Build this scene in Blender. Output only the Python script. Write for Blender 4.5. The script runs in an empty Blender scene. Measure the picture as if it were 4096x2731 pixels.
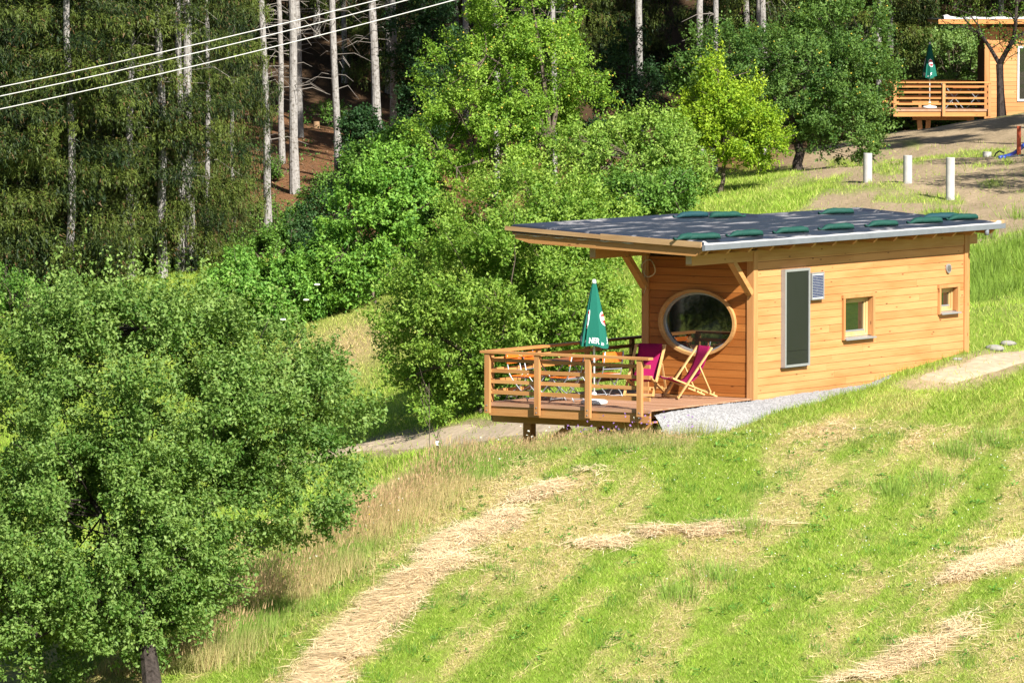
import bpy, math, random
import numpy as np
from mathutils import Vector, Matrix
from math import radians, sin, cos, pi

sc = bpy.context.scene
COL = sc.collection

# ------------------------------------------------------------------ camera
FPX = 23500.0                      # focal length in pixels of a 4096 px wide frame
PITCH = math.atan(1495 / FPX)
CAMH = 7.9164
cam = bpy.data.cameras.new("camera")
cam.lens = 36.0 * FPX / 4096.0
cam.sensor_width = 36.0
cam.clip_start = 1.0
cam.clip_end = 1500.0
camo = bpy.data.objects.new("camera", cam)
camo.location = (0, 0, CAMH)
camo.rotation_euler = (pi / 2 - PITCH, 0, 0)
COL.objects.link(camo)
sc.camera = camo

# ------------------------------------------------------------------ sky and sun
SUN_EL = radians(38.4)
SUN_H = Vector((0.515, -0.857))                 # horizontal direction towards the sun
world = bpy.data.worlds.new("World")
sc.world = world
world.use_nodes = True
wn = world.node_tree
bg = wn.nodes["Background"]
sky = wn.nodes.new("ShaderNodeTexSky")
sky.sky_type = 'NISHITA'
sky.sun_disc = False
sky.sun_elevation = SUN_EL
sky.sun_rotation = math.atan2(SUN_H.x, SUN_H.y)
wn.links.new(sky.outputs[0], bg.inputs[0])
bg.inputs[1].default_value = 0.055
sl = bpy.data.lights.new("sun", 'SUN')
sl.energy = 5.0
sl.angle = radians(0.5)
sl.color = (1.0, 0.94, 0.84)
so = bpy.data.objects.new("sun", sl)
sd = Vector((SUN_H.x * cos(SUN_EL), SUN_H.y * cos(SUN_EL), sin(SUN_EL)))
so.rotation_euler = sd.to_track_quat('Z', 'Y').to_euler()
so.location = (40, -60, 80)
COL.objects.link(so)
vs = sc.view_settings
vs.view_transform = 'Standard'
vs.look = 'None'
vs.exposure = 1.4
vs.gamma = 1.0
sc.cycles.max_bounces = 6
sc.cycles.transparent_max_bounces = 8

rng = np.random.default_rng(7)
random.seed(7)

# ------------------------------------------------------------------ pixel (2352 px wide view) + distance -> place
CP, SP = cos(PITCH), sin(PITCH)
def at(px, py, Y):
    x, y = px * 1.74150 - 2048.0, py * 1.74150 - 1365.5
    d = (x / FPX, CP - y / FPX * SP, -SP - y / FPX * CP)
    t = Y / d[1]
    return np.array([d[0] * t, Y, CAMH + d[2] * t])
def mpp(Y):                                     # pixels (2352 view) per metre at distance Y
    return FPX / 1.7415 / Y

# ------------------------------------------------------------------ noise
_tab = np.random.default_rng(3).random((256, 256))
_tab3 = np.random.default_rng(5).random((64, 64, 64))
def vnoise(x, y):
    xi = np.floor(x).astype(int); yi = np.floor(y).astype(int)
    fx = x - xi; fy = y - yi
    fx = fx * fx * (3 - 2 * fx); fy = fy * fy * (3 - 2 * fy)
    a = _tab[xi & 255, yi & 255]; b = _tab[(xi + 1) & 255, yi & 255]
    c = _tab[xi & 255, (yi + 1) & 255]; d = _tab[(xi + 1) & 255, (yi + 1) & 255]
    return (a * (1 - fx) + b * fx) * (1 - fy) + (c * (1 - fx) + d * fx) * fy
def fbm(x, y, o=4):
    s = 0; a = .5; t = 0
    for k in range(o):
        s = s + a * vnoise(x * 2 ** k + 17.3 * k, y * 2 ** k + 9.1 * k); t += a; a *= .5
    return s / t
def noise3(p):
    i = np.floor(p).astype(int); f = p - i; f = f * f * (3 - 2 * f); r = 0
    for dx in (0, 1):
        for dy in (0, 1):
            for dz in (0, 1):
                w = (f[:, 0] if dx else 1 - f[:, 0]) * (f[:, 1] if dy else 1 - f[:, 1]) * (f[:, 2] if dz else 1 - f[:, 2])
                r = r + w * _tab3[(i[:, 0] + dx) & 63, (i[:, 1] + dy) & 63, (i[:, 2] + dz) & 63]
    return r
def sstep(a, b, x):
    t = np.clip((x - a) / (b - a), 0, 1); return t * t * (3 - 2 * t)

# ------------------------------------------------------------------ materials
def mat(name, rough=0.6, spec=0.4):
    m = bpy.data.materials.new(name); m.use_nodes = True
    b = m.node_tree.nodes["Principled BSDF"]
    b.inputs["Roughness"].default_value = rough
    b.inputs["Specular IOR Level"].default_value = spec
    return m, m.node_tree, b
def nd(nt, t, **kw):
    n = nt.nodes.new(t)
    for k, v in kw.items(): setattr(n, k, v)
    return n
def mixrgb(nt, typ, fac, a, b):
    n = nd(nt, "ShaderNodeMix", data_type='RGBA', blend_type=typ)
    for i, s in ((0, fac), (6, a), (7, b)):
        if hasattr(s, "is_linked"): nt.links.new(s, n.inputs[i])
        elif i == 0: n.inputs[0].default_value = s
        else: n.inputs[i].default_value = (*s, 1) if len(s) == 3 else s
    return n.outputs[2]
def noise(nt, vec, scale, detail=3, rough=.55):
    n = nd(nt, "ShaderNodeTexNoise"); n.inputs["Scale"].default_value = scale
    n.inputs["Detail"].default_value = detail; n.inputs["Roughness"].default_value = rough
    if vec is not None: nt.links.new(vec, n.inputs["Vector"])
    return n.outputs[0]
def mapping(nt, scale):
    c = nd(nt, "ShaderNodeTexCoord"); m = nd(nt, "ShaderNodeMapping")
    m.inputs["Scale"].default_value = scale
    nt.links.new(c.outputs["Object"], m.inputs[0]); return m.outputs[0]
def ramp(nt, fac, a, b):
    r = nd(nt, "ShaderNodeMapRange"); r.inputs[1].default_value = a; r.inputs[2].default_value = b
    nt.links.new(fac, r.inputs[0]); return r.outputs[0]
def bump(nt, b, h, s, d):
    n = nd(nt, "ShaderNodeBump"); n.inputs["Strength"].default_value = s; n.inputs["Distance"].default_value = d
    nt.links.new(h, n.inputs["Height"]); nt.links.new(n.outputs[0], b.inputs["Normal"])
def wood(name, c1, c2, axis, rough=.55, knots=True, vary=.30):
    m, nt, b = mat(name, rough, .3)
    sc_ = [26, 26, 26]; sc_[axis] = 1.3
    v = mapping(nt, sc_)
    info = nd(nt, "ShaderNodeObjectInfo")
    add = nd(nt, "ShaderNodeVectorMath", operation='ADD')
    nt.links.new(v, add.inputs[0])
    mul = nd(nt, "ShaderNodeMath", operation='MULTIPLY'); mul.inputs[1].default_value = 37.0
    nt.links.new(info.outputs["Random"], mul.inputs[0]); nt.links.new(mul.outputs[0], add.inputs[1])
    g = noise(nt, add.outputs[0], 1.0, 5, .65)
    col = mixrgb(nt, 'MIX', ramp(nt, g, .3, .72), c1, c2)
    # board-to-board difference
    rv = nd(nt, "ShaderNodeMapRange"); rv.inputs[3].default_value = 1 - vary; rv.inputs[4].default_value = 1 + vary * .6
    nt.links.new(info.outputs["Random"], rv.inputs[0])
    cm = nd(nt, "ShaderNodeCombineColor")
    nt.links.new(rv.outputs[0], cm.inputs[0])
    p2 = nd(nt, "ShaderNodeMath", operation='POWER'); p2.inputs[1].default_value = 1.35
    nt.links.new(rv.outputs[0], p2.inputs[0]); nt.links.new(p2.outputs[0], cm.inputs[1])
    p3 = nd(nt, "ShaderNodeMath", operation='POWER'); p3.inputs[1].default_value = 1.7
    nt.links.new(rv.outputs[0], p3.inputs[0]); nt.links.new(p3.outputs[0], cm.inputs[2])
    col = mixrgb(nt, 'MULTIPLY', 1.0, col, cm.outputs[0])
    sc2 = [3.2, 3.2, 3.2]; sc2[axis] = .55
    bl = noise(nt, mapping(nt, sc2), 1.0, 3)
    col = mixrgb(nt, 'MULTIPLY', ramp(nt, bl, .45, .75), col, (.80, .70, .58))
    if knots:
        k = nd(nt, "ShaderNodeTexVoronoi"); k.inputs["Scale"].default_value = 1.0
        sc3 = [7, 7, 7]; sc3[axis] = 2.2
        nt.links.new(mapping(nt, sc3), k.inputs["Vector"])
        col = mixrgb(nt, 'MIX', ramp(nt, k.outputs["Distance"], .11, .06), col, (c2[0] * .35, c2[1] * .3, c2[2] * .3))
    nt.links.new(col, b.inputs["Base Color"])
    bump(nt, b, g, .25, .004)
    return m
def plain(name, c, rough=.5, spec=.4, metal=0, nscale=14, amt=.25, bmp=0.0):
    m, nt, b = mat(name, rough, spec); b.inputs["Metallic"].default_value = metal
    n = noise(nt, mapping(nt, (1, 1, 1)), nscale, 4)
    col = mixrgb(nt, 'MULTIPLY', ramp(nt, n, .3, .75), c, tuple(1 - amt for _ in range(3)))
    nt.links.new(col, b.inputs["Base Color"])
    if bmp: bump(nt, b, n, .5, bmp)
    return m
def leafmat(name, trans=.35, rough=.42, spec=.45, tcol=(1.5, 1.45, .6)):
    m, nt, b = mat(name, rough, spec)
    a = nd(nt, "ShaderNodeVertexColor", layer_name="Col")
    nt.links.new(a.outputs[0], b.inputs["Base Color"])
    t = nd(nt, "ShaderNodeBsdfTranslucent")
    nt.links.new(mixrgb(nt, 'MULTIPLY', 1.0, a.outputs[0], tcol), t.inputs[0])
    mx = nd(nt, "ShaderNodeMixShader"); mx.inputs[0].default_value = trans
    nt.links.new(b.outputs[0], mx.inputs[1]); nt.links.new(t.outputs[0], mx.inputs[2])
    nt.links.new(mx.outputs[0], nt.nodes["Material Output"].inputs[0])
    return m
def groundmat(name):
    m, nt, b = mat(name, .95, .1)
    a = nd(nt, "ShaderNodeVertexColor", layer_name="Col")
    n1 = noise(nt, mapping(nt, (1, .45, 1)), 9, 6, .7)
    n2 = noise(nt, mapping(nt, (1, .5, 1)), 38, 3, .7)
    col = mixrgb(nt, 'MULTIPLY', ramp(nt, n1, .35, .7), a.outputs[0], (.62, .62, .58))
    col = mixrgb(nt, 'MULTIPLY', ramp(nt, n2, .4, .75), col, (.72, .70, .66))
    nt.links.new(col, b.inputs["Base Color"])
    bump(nt, b, n2, .8, .05)
    return m
def barkmat(name, c1, c2, zs=2.5):
    m, nt, b = mat(name, .9, .15)
    n = noise(nt, mapping(nt, (9, 9, zs)), 1.6, 5, .7)
    n2 = noise(nt, mapping(nt, (1, 1, 1)), 14, 3, .6)
    col = mixrgb(nt, 'MIX', ramp(nt, n, .38, .62), c1, c2)
    col = mixrgb(nt, 'MULTIPLY', ramp(nt, n2, .52, .66), col, (.45, .42, .38))
    nt.links.new(col, b.inputs["Base Color"]); bump(nt, b, n, .7, .03)
    return m

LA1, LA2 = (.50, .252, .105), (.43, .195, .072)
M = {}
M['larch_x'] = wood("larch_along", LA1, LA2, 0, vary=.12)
M['larch_y_shaded'] = wood("larch_across_shaded", (.36, .138, .034), (.29, .095, .018), 1, vary=.16)  # front boards: shade under the roof overhang put into the darker, redder colour
M['post_z'] = wood("larch_upright", (.43, .225, .095), (.36, .165, .058), 2, vary=.10)
M['beam_x'] = wood("beam_along", (.44, .255, .105), (.37, .185, .060), 0, vary=.1)
M['beam_y'] = wood("beam_across", (.42, .24, .098), (.34, .17, .056), 1, vary=.12)
M['rail_x'] = wood("rail_along", (.48, .235, .08), (.38, .16, .046), 0, vary=.15)
M['rail_y'] = wood("rail_across", (.47, .255, .10), (.37, .175, .06), 1, vary=.15)
M['deck_y'] = wood("deck_wood", (.38, .225, .145), (.30, .165, .10), 1, vary=.12, knots=False)
M['weathered_y'] = wood("weathered_batten", (.40, .275, .15), (.27, .17, .085), 1, vary=.15)
M['endgrain'] = plain("end_grain", (.42, .36, .30), .8, .2)
M['pale'] = wood("pale_window_wood", (.50, .385, .20), (.44, .31, .145), 2, vary=.05, knots=False)
M['beech'] = wood("beech_frame", (.52, .34, .15), (.45, .265, .10), 0, vary=.06, knots=False)
M['backing'] = plain("dark_backing", (.06, .035, .02), .9)
M['zinc'] = plain("zinc_gutter", (.135, .15, .172), .6, .25, .0, 5, .18)
M['alu'] = plain("aluminium", (.31, .32, .335), .4, .5, .4, 8, .1)
M['steel'] = plain("grey_steel", (.33, .36, .40), .38, .5, .55, 8, .15)
M['white'] = plain("white_plastic", (.62, .63, .62), .5, .4, 0, 6, .08)
M['fleece'] = plain("white_fleece", (.38, .38, .38), .9, .1, 0, 12, .15)
M['panelblack'] = plain("black_collector", (.012, .013, .015), .32, .5, 0, 3, .2)
M['cell'] = plain("solar_cell", (.02, .028, .10), .22, .6, 0, 30, .2)
M['magenta'] = plain("magenta_canvas", (.24, .006, .065), .85, .15, 0, 40, .15, .002)
M['orange_slat'] = wood("orange_stained_slat", (.62, .16, .02), (.50, .105, .012), 0, rough=.4, vary=.08, knots=False)
M['orange_slat_y'] = wood("orange_stained_board", (.30, .10, .035), (.24, .07, .02), 0, rough=.35, vary=.08, knots=False)
M['parasol'] = plain("green_parasol_cloth", (.006, .105, .075), .8, .2, 0, 30, .12, .002)
M['red'] = plain("red_print", (.58, .02, .03), .7, .2, 0, 10, .05)
M['dark'] = plain("dark_print", (.03, .03, .06), .7, .2, 0, 10, .05)
M['ochre'] = plain("ochre_print", (.5, .28, .05), .7, .2, 0, 10, .05)
M['whiteprint'] = plain("white_print", (.80, .82, .82), .75, .2, 0, 10, .04)
M['bag'] = plain("green_net_bag", (.006, .058, .044), .75, .3, 0, 60, .45, .008)
M['bag_teal'] = plain("teal_net_bag", (.006, .048, .060), .75, .3, 0, 60, .45, .008)
M['bagstripe'] = plain("yellow_green_seam", (.22, .26, .03), .75, .2)
M['bark'] = barkmat("apple_bark", (.13, .105, .08), (.07, .055, .042))
M['darkbark'] = barkmat("dark_bark", (.05, .04, .035), (.025, .02, .018))
M['spruce'] = barkmat("spruce_bark", (.285, .275, .265), (.19, .18, .17), 3)
M['deadtwig'] = plain("dead_twig", (.20, .18, .16), .9, .1)
M['needle'] = leafmat("spruce_needles", .12, .6, .25, (1.3, 1.25, .6))
M['leaf'] = leafmat("leaves", .38, .5, .2)
M['leaf_dull'] = leafmat("bush_leaves", .33, .6, .3)
M['grass'] = leafmat("grass_blades", .35, .6, .25, (1.25, 1.3, .7))
M['straw'] = leafmat("straw", .2, .8, .15, (1, 1, 1))
M['ground'] = groundmat("meadow_ground")
M['path'] = plain("dirt_track", (.40, .32, .23), .95, .1, 0, 6, .35, .03)
M['gravel'] = plain("pale_gravel", (.265, .265, .275), .9, .2, 0, 25, .3, .02)
M['stone'] = plain("grey_stone", (.26, .25, .23), .9, .2, 0, 9, .3, .01)
M['pipe'] = plain("white_concrete_tube", (.38, .375, .36), .8, .25, 0, 5, .25)
M['rust'] = plain("rust_red_paint", (.40, .07, .025), .6, .3, 0, 12, .3)
M['bluehose'] = plain("blue_hose", (.015, .045, .30), .4, .5, 0, 9, .15)
M['blackhose'] = plain("black_hose", (.02, .02, .025), .5, .4)
M['wire'] = plain("pale_cable", (.48, .48, .48), .5, .4, 0, 5, .06)
M['straprope'] = plain("hemp_cable", (.55, .47, .36), .8, .2)
M['fruit'] = plain("yellow_apple", (.50, .40, .06), .4, .5, 0, 20, .2)
M['stump'] = plain("cut_wood", (.25, .16, .09), .85, .2, 0, 20, .2)

def membrane():
    m, nt, b = mat("black_roof_membrane", .38, .5)
    v = mapping(nt, (.55, 2.6, 1))
    n = noise(nt, v, 1.7, 5, .6)
    d = mixrgb(nt, 'MIX', ramp(nt, n, .55, .68), (.016, .019, .028), (.24, .235, .245))
    nt.links.new(d, b.inputs["Base Color"])
    r = nd(nt, "ShaderNodeMapRange"); r.inputs[1].default_value = .5; r.inputs[2].default_value = .65
    r.inputs[3].default_value = .36; r.inputs[4].default_value = .8
    nt.links.new(n, r.inputs[0]); nt.links.new(r.outputs[0], b.inputs["Roughness"])
    bump(nt, b, noise(nt, mapping(nt, (1.2, 3, 1)), 2.2, 4), .35, .05)
    return m
M['membrane'] = membrane()
def glassmat(name, tint, refl=.5, rough=.015):
    m, nt, b = mat(name, rough, .5)
    b.inputs["Base Color"].default_value = (*tint, 1)
    g = nd(nt, "ShaderNodeBsdfGlossy"); g.inputs["Roughness"].default_value = rough
    g.inputs[0].default_value = (.85, .9, .88, 1)
    f = nd(nt, "ShaderNodeFresnel"); f.inputs[0].default_value = 1.5
    n = noise(nt, mapping(nt, (1, 1, 1)), 1.5, 2)
    bp = nd(nt, "ShaderNodeBump"); bp.inputs["Strength"].default_value = .04; bp.inputs["Distance"].default_value = .01
    nt.links.new(n, bp.inputs["Height"]); nt.links.new(bp.outputs[0], g.inputs["Normal"])
    mp = nd(nt, "ShaderNodeMapRange"); mp.inputs[3].default_value = refl; mp.inputs[4].default_value = 1.0
    nt.links.new(f.outputs[0], mp.inputs[0])
    mx = nd(nt, "ShaderNodeMixShader")
    nt.links.new(mp.outputs[0], mx.inputs[0]); nt.links.new(b.outputs[0], mx.inputs[1]); nt.links.new(g.outputs[0], mx.inputs[2])
    nt.links.new(mx.outputs[0], nt.nodes["Material Output"].inputs[0])
    return m
M['glass'] = glassmat("window_glass", (.006, .008, .008), .10)

# ------------------------------------------------------------------ objects and meshes
def link(name, me, parent=None):
    o = bpy.data.objects.new(name, me); COL.objects.link(o)
    if parent is not None: o.parent = parent
    return o
def tag(o, label=None, cat=None, group=None, kind=None):
    if label: o["label"] = label
    if cat: o["category"] = cat
    if group: o["group"] = group
    if kind: o["kind"] = kind
    return o
def thing(name, label, cat, loc=(0, 0, 0), rz=0.0, group=None):
    o = link(name, None); o.location = loc; o.rotation_euler = (0, 0, rz)
    o.empty_display_size = .2
    return tag(o, label, cat, group)

class MB:
    def __init__(s): s.v = []; s.f = []
    def add(s, vs_, fs):
        n = len(s.v); s.v.extend([tuple(map(float, q)) for q in vs_]); s.f.extend([tuple(i + n for i in q) for q in fs]); return s
    def box(s, x0, x1, y0, y1, z0, z1):
        vs_ = [(x, y, z) for z in (z0, z1) for y in (y0, y1) for x in (x0, x1)]
        return s.add(vs_, [(0, 2, 3, 1), (4, 5, 7, 6), (0, 1, 5, 4), (2, 6, 7, 3), (0, 4, 6, 2), (1, 3, 7, 5)])
    def bar(s, p, q, w, h, up=(0, 0, 1)):
        p = Vector(p); q = Vector(q); d = (q - p).normalized(); up = Vector(up)
        sx = d.cross(up)
        if sx.length < 1e-4: sx = d.cross(Vector((1, 0, 0)))
        sx.normalize(); uz = sx.cross(d)
        vs_ = [e + sx * a * w / 2 + uz * b * h / 2 for e in (p, q) for a, b in ((-1, -1), (1, -1), (1, 1), (-1, 1))]
        return s.add(vs_, [(3, 2, 1, 0), (4, 5, 6, 7), (0, 1, 5, 4), (1, 2, 6, 5), (2, 3, 7, 6), (3, 0, 4, 7)])
    def tube(s, pts, r, n=6, cap=True):
        pts = [Vector(p) for p in pts]
        rs = r if hasattr(r, '__len__') else [r] * len(pts)
        vs_ = []; fs = []; ref = None
        for i, p in enumerate(pts):
            d = (pts[min(i + 1, len(pts) - 1)] - pts[max(i - 1, 0)])
            d = d.normalized() if d.length > 1e-9 else Vector((0, 0, 1))
            if ref is None: ref = Vector((1, 0, 0)) if abs(d.x) < .8 else Vector((0, 1, 0))
            a = (ref - d * ref.dot(d)).normalized(); ref = a; b = d.cross(a)
            for k in range(n):
                t = 2 * pi * k / n; vs_.append(p + (a * cos(t) + b * sin(t)) * rs[i])
        for i in range(len(pts) - 1):
            for k in range(n):
                k2 = (k + 1) % n
                fs.append((i * n + k, i * n + k2, (i + 1) * n + k2, (i + 1) * n + k))
        if cap:
            fs.append(tuple(range(n - 1, -1, -1))); fs.append(tuple((len(pts) - 1) * n + k for k in range(n)))
        return s.add(vs_, fs)
    def prism(s, poly, a, b, axis):
        """polygon in the two other axes, extruded along axis from a to b"""
        n = len(poly)
        def mk(p, t):
            return {0: (t, p[0], p[1]), 1: (p[0], t, p[1]), 2: (p[0], p[1], t)}[axis]
        vs_ = [mk(p, a) for p in poly] + [mk(p, b) for p in poly]
        fs = [tuple(range(n - 1, -1, -1)), tuple(range(n, 2 * n))] + [(i, (i + 1) % n, (i + 1) % n + n, i + n) for i in range(n)]
        return s.add(vs_, fs)
    def lathe(s, prof, c=(0, 0, 0), n=20):
        vs_ = []; fs = []
        for r, z in prof:
            for k in range(n):
                t = 2 * pi * k / n; vs_.append((c[0] + r * cos(t), c[1] + r * sin(t), c[2] + z))
        for i in range(len(prof) - 1):
            for k in range(n):
                k2 = (k + 1) % n; fs.append((i * n + k, i * n + k2, (i + 1) * n + k2, (i + 1) * n + k))
        fs.append(tuple(range(n - 1, -1, -1))); fs.append(tuple((len(prof) - 1) * n + k for k in range(n)))
        return s.add(vs_, fs)
    def build(s, name, material, parent=None, smooth=False):
        me = bpy.data.meshes.new(name); me.from_pydata(s.v, [], s.f); me.materials.append(M[material] if isinstance(material, str) else material)
        if smooth: me.polygons.foreach_set("use_smooth", [True] * len(me.polygons))
        me.update(); return link(name, me, parent)

def tris_mesh(name, V, F, C, material):
    """big mesh from numpy arrays: V (n,3), F (m,3), C (n,3) point colour"""
    me = bpy.data.meshes.new(name)
    n, m = len(V), len(F)
    me.vertices.add(n); me.vertices.foreach_set("co", np.ascontiguousarray(V, np.float32).ravel())
    me.loops.add(m * 3); me.loops.foreach_set("vertex_index", np.ascontiguousarray(F, np.int32).ravel())
    me.polygons.add(m); me.polygons.foreach_set("loop_start", np.arange(0, m * 3, 3, dtype=np.int32))
    if C is not None:
        a = me.color_attributes.new("Col", 'FLOAT_COLOR', 'POINT')
        a.data.foreach_set("color", np.concatenate([np.clip(C, 0, 1), np.ones((n, 1))], 1).astype(np.float32).ravel())
    me.materials.append(M[material] if isinstance(material, str) else material)
    me.update(calc_edges=True); me.validate()
    return me
def unit(a): return a / np.maximum(np.linalg.norm(a, axis=1, keepdims=True), 1e-9)

# ================================================================== TERRAIN
CA = radians(56.0)
C0 = np.array([4.4512, 108.0, 0.0])
UX = np.array([cos(CA), sin(CA), 0]); VX = np.array([-sin(CA), cos(CA), 0])
def W(u, v, z=0.0): return C0 + UX * u + VX * v + np.array([0, 0, z])

ctrl = []
for px, py, Y in [  # places read off the photograph with their distances
    (1170, 1036, 105.0), (1100, 1062, 103.4), (1000, 1104, 101.4), (900, 1158, 99.4), (820, 1202, 98.0), (700, 1295, 95.8),
    (600, 1370, 94.4), (400, 1485, 91.8), (345, 1568, 89.5), (800, 1568, 88), (1000, 1300, 94), (1200, 1180, 98.2), (1500, 1100, 101),
    (1500, 1300, 95), (1500, 1568, 88), (2352, 1568, 88), (1900, 1568, 88), (2000, 1300, 95), (2000, 1060, 102.5), (2352, 1000, 106),
    (1700, 1012, 103.6), (1500, 1004, 104.2), (1330, 1022, 104.5), (2352, 1200, 99.5), (2352, 860, 112.5), (2352, 810, 116), (2300, 700, 124), (2300, 600, 132),
    (2330, 520, 140), (2183, 462, 150), (2250, 368, 171), (2000, 420, 154), (2000, 378, 168), (2300, 266, 191), (2352, 258, 192), (2200, 286, 189), (2100, 302, 187),
    (1800, 442, 158), (1650, 442, 160), (1530, 494, 150), (1440, 720, 134), (1440, 600, 140),
    (1250, 978, 121), (1000, 1012, 125), (870, 1024, 127), (1100, 957, 126), (800, 792, 146), (760, 742, 151),
    (900, 870, 139), (617, 578, 168), (677, 442, 178), (687, 318, 190), (730, 290, 195), (865, 275, 200), (200, 655, 160), (0, 640, 160), (400, 600, 163),
    (1100, 300, 200), (1430, 215, 225)]:
    ctrl.append(at(px, py, Y))
for u_, v_, z_ in [(0, -.4, -.16), (2, -.5, -.10), (4, -.5, .02), (6, -.5, .2), (8, -.4, .36), (10, -.2, .5), (-3.6, 3.1, -1.25), (-3.6, 1.6, -1.0),
                   (-3.7, .2, -.66), (-3.4, -.6, -.55), (-1.5, -1, -.40), (1, -1.6, -.3), (4, -1.8, -.16), (-2, 2, -1.45), (0, 2, -1.1), (4, 3, -.4),
                   (-3, 4.6, -2.0), (0, 5, -1.8), (4, 5, -.9), (8, 4, .5), (11, 3, .9), (14, 0, 1.1)]:
    ctrl.append(W(u_, v_, z_))
ctrl += [np.array(p, float) for p in [(-4.3, 108, -2.9), (-4.5, 114, -3.0), (-1.4, 109, -2.35), (-1.5, 115, -2.6), (.6, 111.5, -2.1), (.9, 116, -2.2), (-8, 106, -3.6), (-8, 114, -3.4), (0, 0, 6.2), (-25, 5, 5.8), (25, 5, 6.0), (0, 30, .5), (0, 55, -4.8), (-30, 50, -5), (30, 50, -3.6), (0, 74, -4.6), (12, 76, -3.8), (-12, 78, -4.9),
    (-13, 92, -3.6), (-15, 104, -3.6), (-14, 118, -3.4), (-30, 100, -4.5), (-30, 130, -2.5), (-22, 150, -1.0), (-40, 165, 1.5), (-25, 200, 5), (-60, 120, -3),
    (20, 92, -1.6), (20, 106, .6), (20, 120, 1.6), (26, 140, 3.2), (26, 170, 4.2), (24, 196, 4.4), (55, 100, 2.5), (55, 160, 7), (60, 210, 10),
    (0, 215, 5.2), (12.5, 203, 1.2), (15.5, 204, 1.8), (10.5, 196, 1.5), (13, 211, 1.8), (15, 228, 5.6), (-15, 215, 6.0), (-30, 250, 16), (0, 255, 15.5), (30, 255, 15), (-60, 300, 36), (0, 310, 34), (60, 300, 32), (-70, 20, 3), (70, 20, 5), (-70, 220, 10)]]
ctrl = np.array(ctrl)
def _tps(r2): return r2 * np.log(r2 + 1e-9) * .5
_n = len(ctrl)
_P = np.c_[np.ones(_n), ctrl[:, :2]]
_K = _tps(((ctrl[:, None, :2] - ctrl[None, :, :2]) ** 2).sum(2)) + np.eye(_n) * 1.5
_A = np.block([[_K, _P], [_P.T, np.zeros((3, 3))]])
_wt = np.linalg.solve(_A, np.r_[ctrl[:, 2], 0, 0, 0])
def hgt_raw(x, y):
    x = np.asarray(x, float).ravel(); y = np.asarray(y, float).ravel(); out = np.empty(len(x))
    for i in range(0, len(x), 60000):
        a, b = x[i:i + 60000], y[i:i + 60000]
        r2 = (a[:, None] - ctrl[None, :, 0]) ** 2 + (b[:, None] - ctrl[None, :, 1]) ** 2
        out[i:i + 60000] = _tps(r2) @ _wt[:_n] + _wt[_n] + _wt[_n + 1] * a + _wt[_n + 2] * b
    return out
xs = np.unique(np.concatenate([np.linspace(-75, -16, 30), np.linspace(-16, 17, 130), np.linspace(17, 75, 30)]))
ys = np.unique(np.concatenate([np.linspace(-15, 82, 40), np.linspace(82, 132, 165), np.linspace(132, 215, 100), np.linspace(215, 312, 40)]))
gx, gy = np.meshgrid(xs, ys)
gz = hgt_raw(gx, gy).reshape(gx.shape)
gz += (fbm(gx * .9, gy * .9, 3) - .5) * .12 * sstep(80, 86, gy) + (fbm(gx * .25 + 40, gy * .25, 2) - .5) * .25 * sstep(120, 135, gy)
def hgt(x, y):                                   # ground height, bilinear on the grid itself
    x = np.asarray(x, float); y = np.asarray(y, float)
    i = np.clip(np.searchsorted(xs, x) - 1, 0, len(xs) - 2); j = np.clip(np.searchsorted(ys, y) - 1, 0, len(ys) - 2)
    fx = (x - xs[i]) / (xs[i + 1] - xs[i]); fy = (y - ys[j]) / (ys[j + 1] - ys[j])
    return (gz[j, i] * (1 - fx) + gz[j, i + 1] * fx) * (1 - fy) + (gz[j + 1, i] * (1 - fx) + gz[j + 1, i + 1] * fx) * fy
def project(x, y, z):                            # world -> 2352 px view, used to read the zones of the meadow
    dz = z - CAMH
    d = y * CP - dz * SP
    return (2048 + FPX * x / d) / 1.7415, (1365.5 - FPX * (y * SP + dz * CP) / d) / 1.7415

# hay swath and other zones as lines on the ground (world x, y)
def gline(pts): return np.array([at(*p)[:2] for p in pts])
def dist_line(x, y, L):
    d = np.full(np.shape(x), 1e9); s = np.zeros(np.shape(x))
    for k in range(len(L) - 1):
        a, b = L[k], L[k + 1]; ab = b - a; t = np.clip(((x - a[0]) * ab[0] + (y - a[1]) * ab[1]) / (ab @ ab), 0, 1)
        dd = np.hypot(x - a[0] - t * ab[0], y - a[1] - t * ab[1])
        s = np.where(dd < d, k + t, s); d = np.minimum(d, dd)
    return d, s
SW1 = gline([(700, 1580, 87.6), (790, 1480, 89.8), (880, 1385, 92), (960, 1322, 93.6), (1020, 1290, 94.5)])
SW2 = gline([(1010, 1262, 95.2), (1080, 1222, 96.6), (1160, 1188, 97.8)])
SW3 = gline([(1200, 1140, 99.3), (1280, 1112, 100.3), (1330, 1098, 100.9)])
SW4 = gline([(1370, 1255, 96.2), (1500, 1225, 97.2), (1600, 1222, 97.3), (1740, 1208, 97.8)])
SW5 = gline([(2180, 1330, 94.3), (2280, 1290, 95.8), (2370, 1240, 97.4)])
SW6 = gline([(1960, 1560, 88.2), (2100, 1500, 89.6), (2200, 1440, 91.2)])
SWATHS = [(SW1, .40), (SW2, .395), (SW3, .36), (SW4, .38), (SW5, .385), (SW6, .36)]
RIDGE = gline([(370, 1550, 90.0), (480, 1490, 91.4), (600, 1395, 93.7), (700, 1318, 95.3), (820, 1224, 97.4), (900, 1178, 98.9), (1000, 1124, 100.8), (1100, 1084, 102.6), (1190, 1062, 103.7), (1320, 1046, 103.9), (1450, 1026, 103.8), (1600, 1010, 103.6)])
TRACK = gline([(600, 1030, 128), (870, 1022, 127.5), (1000, 1008, 125.4), (1130, 985, 123), (1300, 972, 120.8), (1500, 930, 119)])
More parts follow.
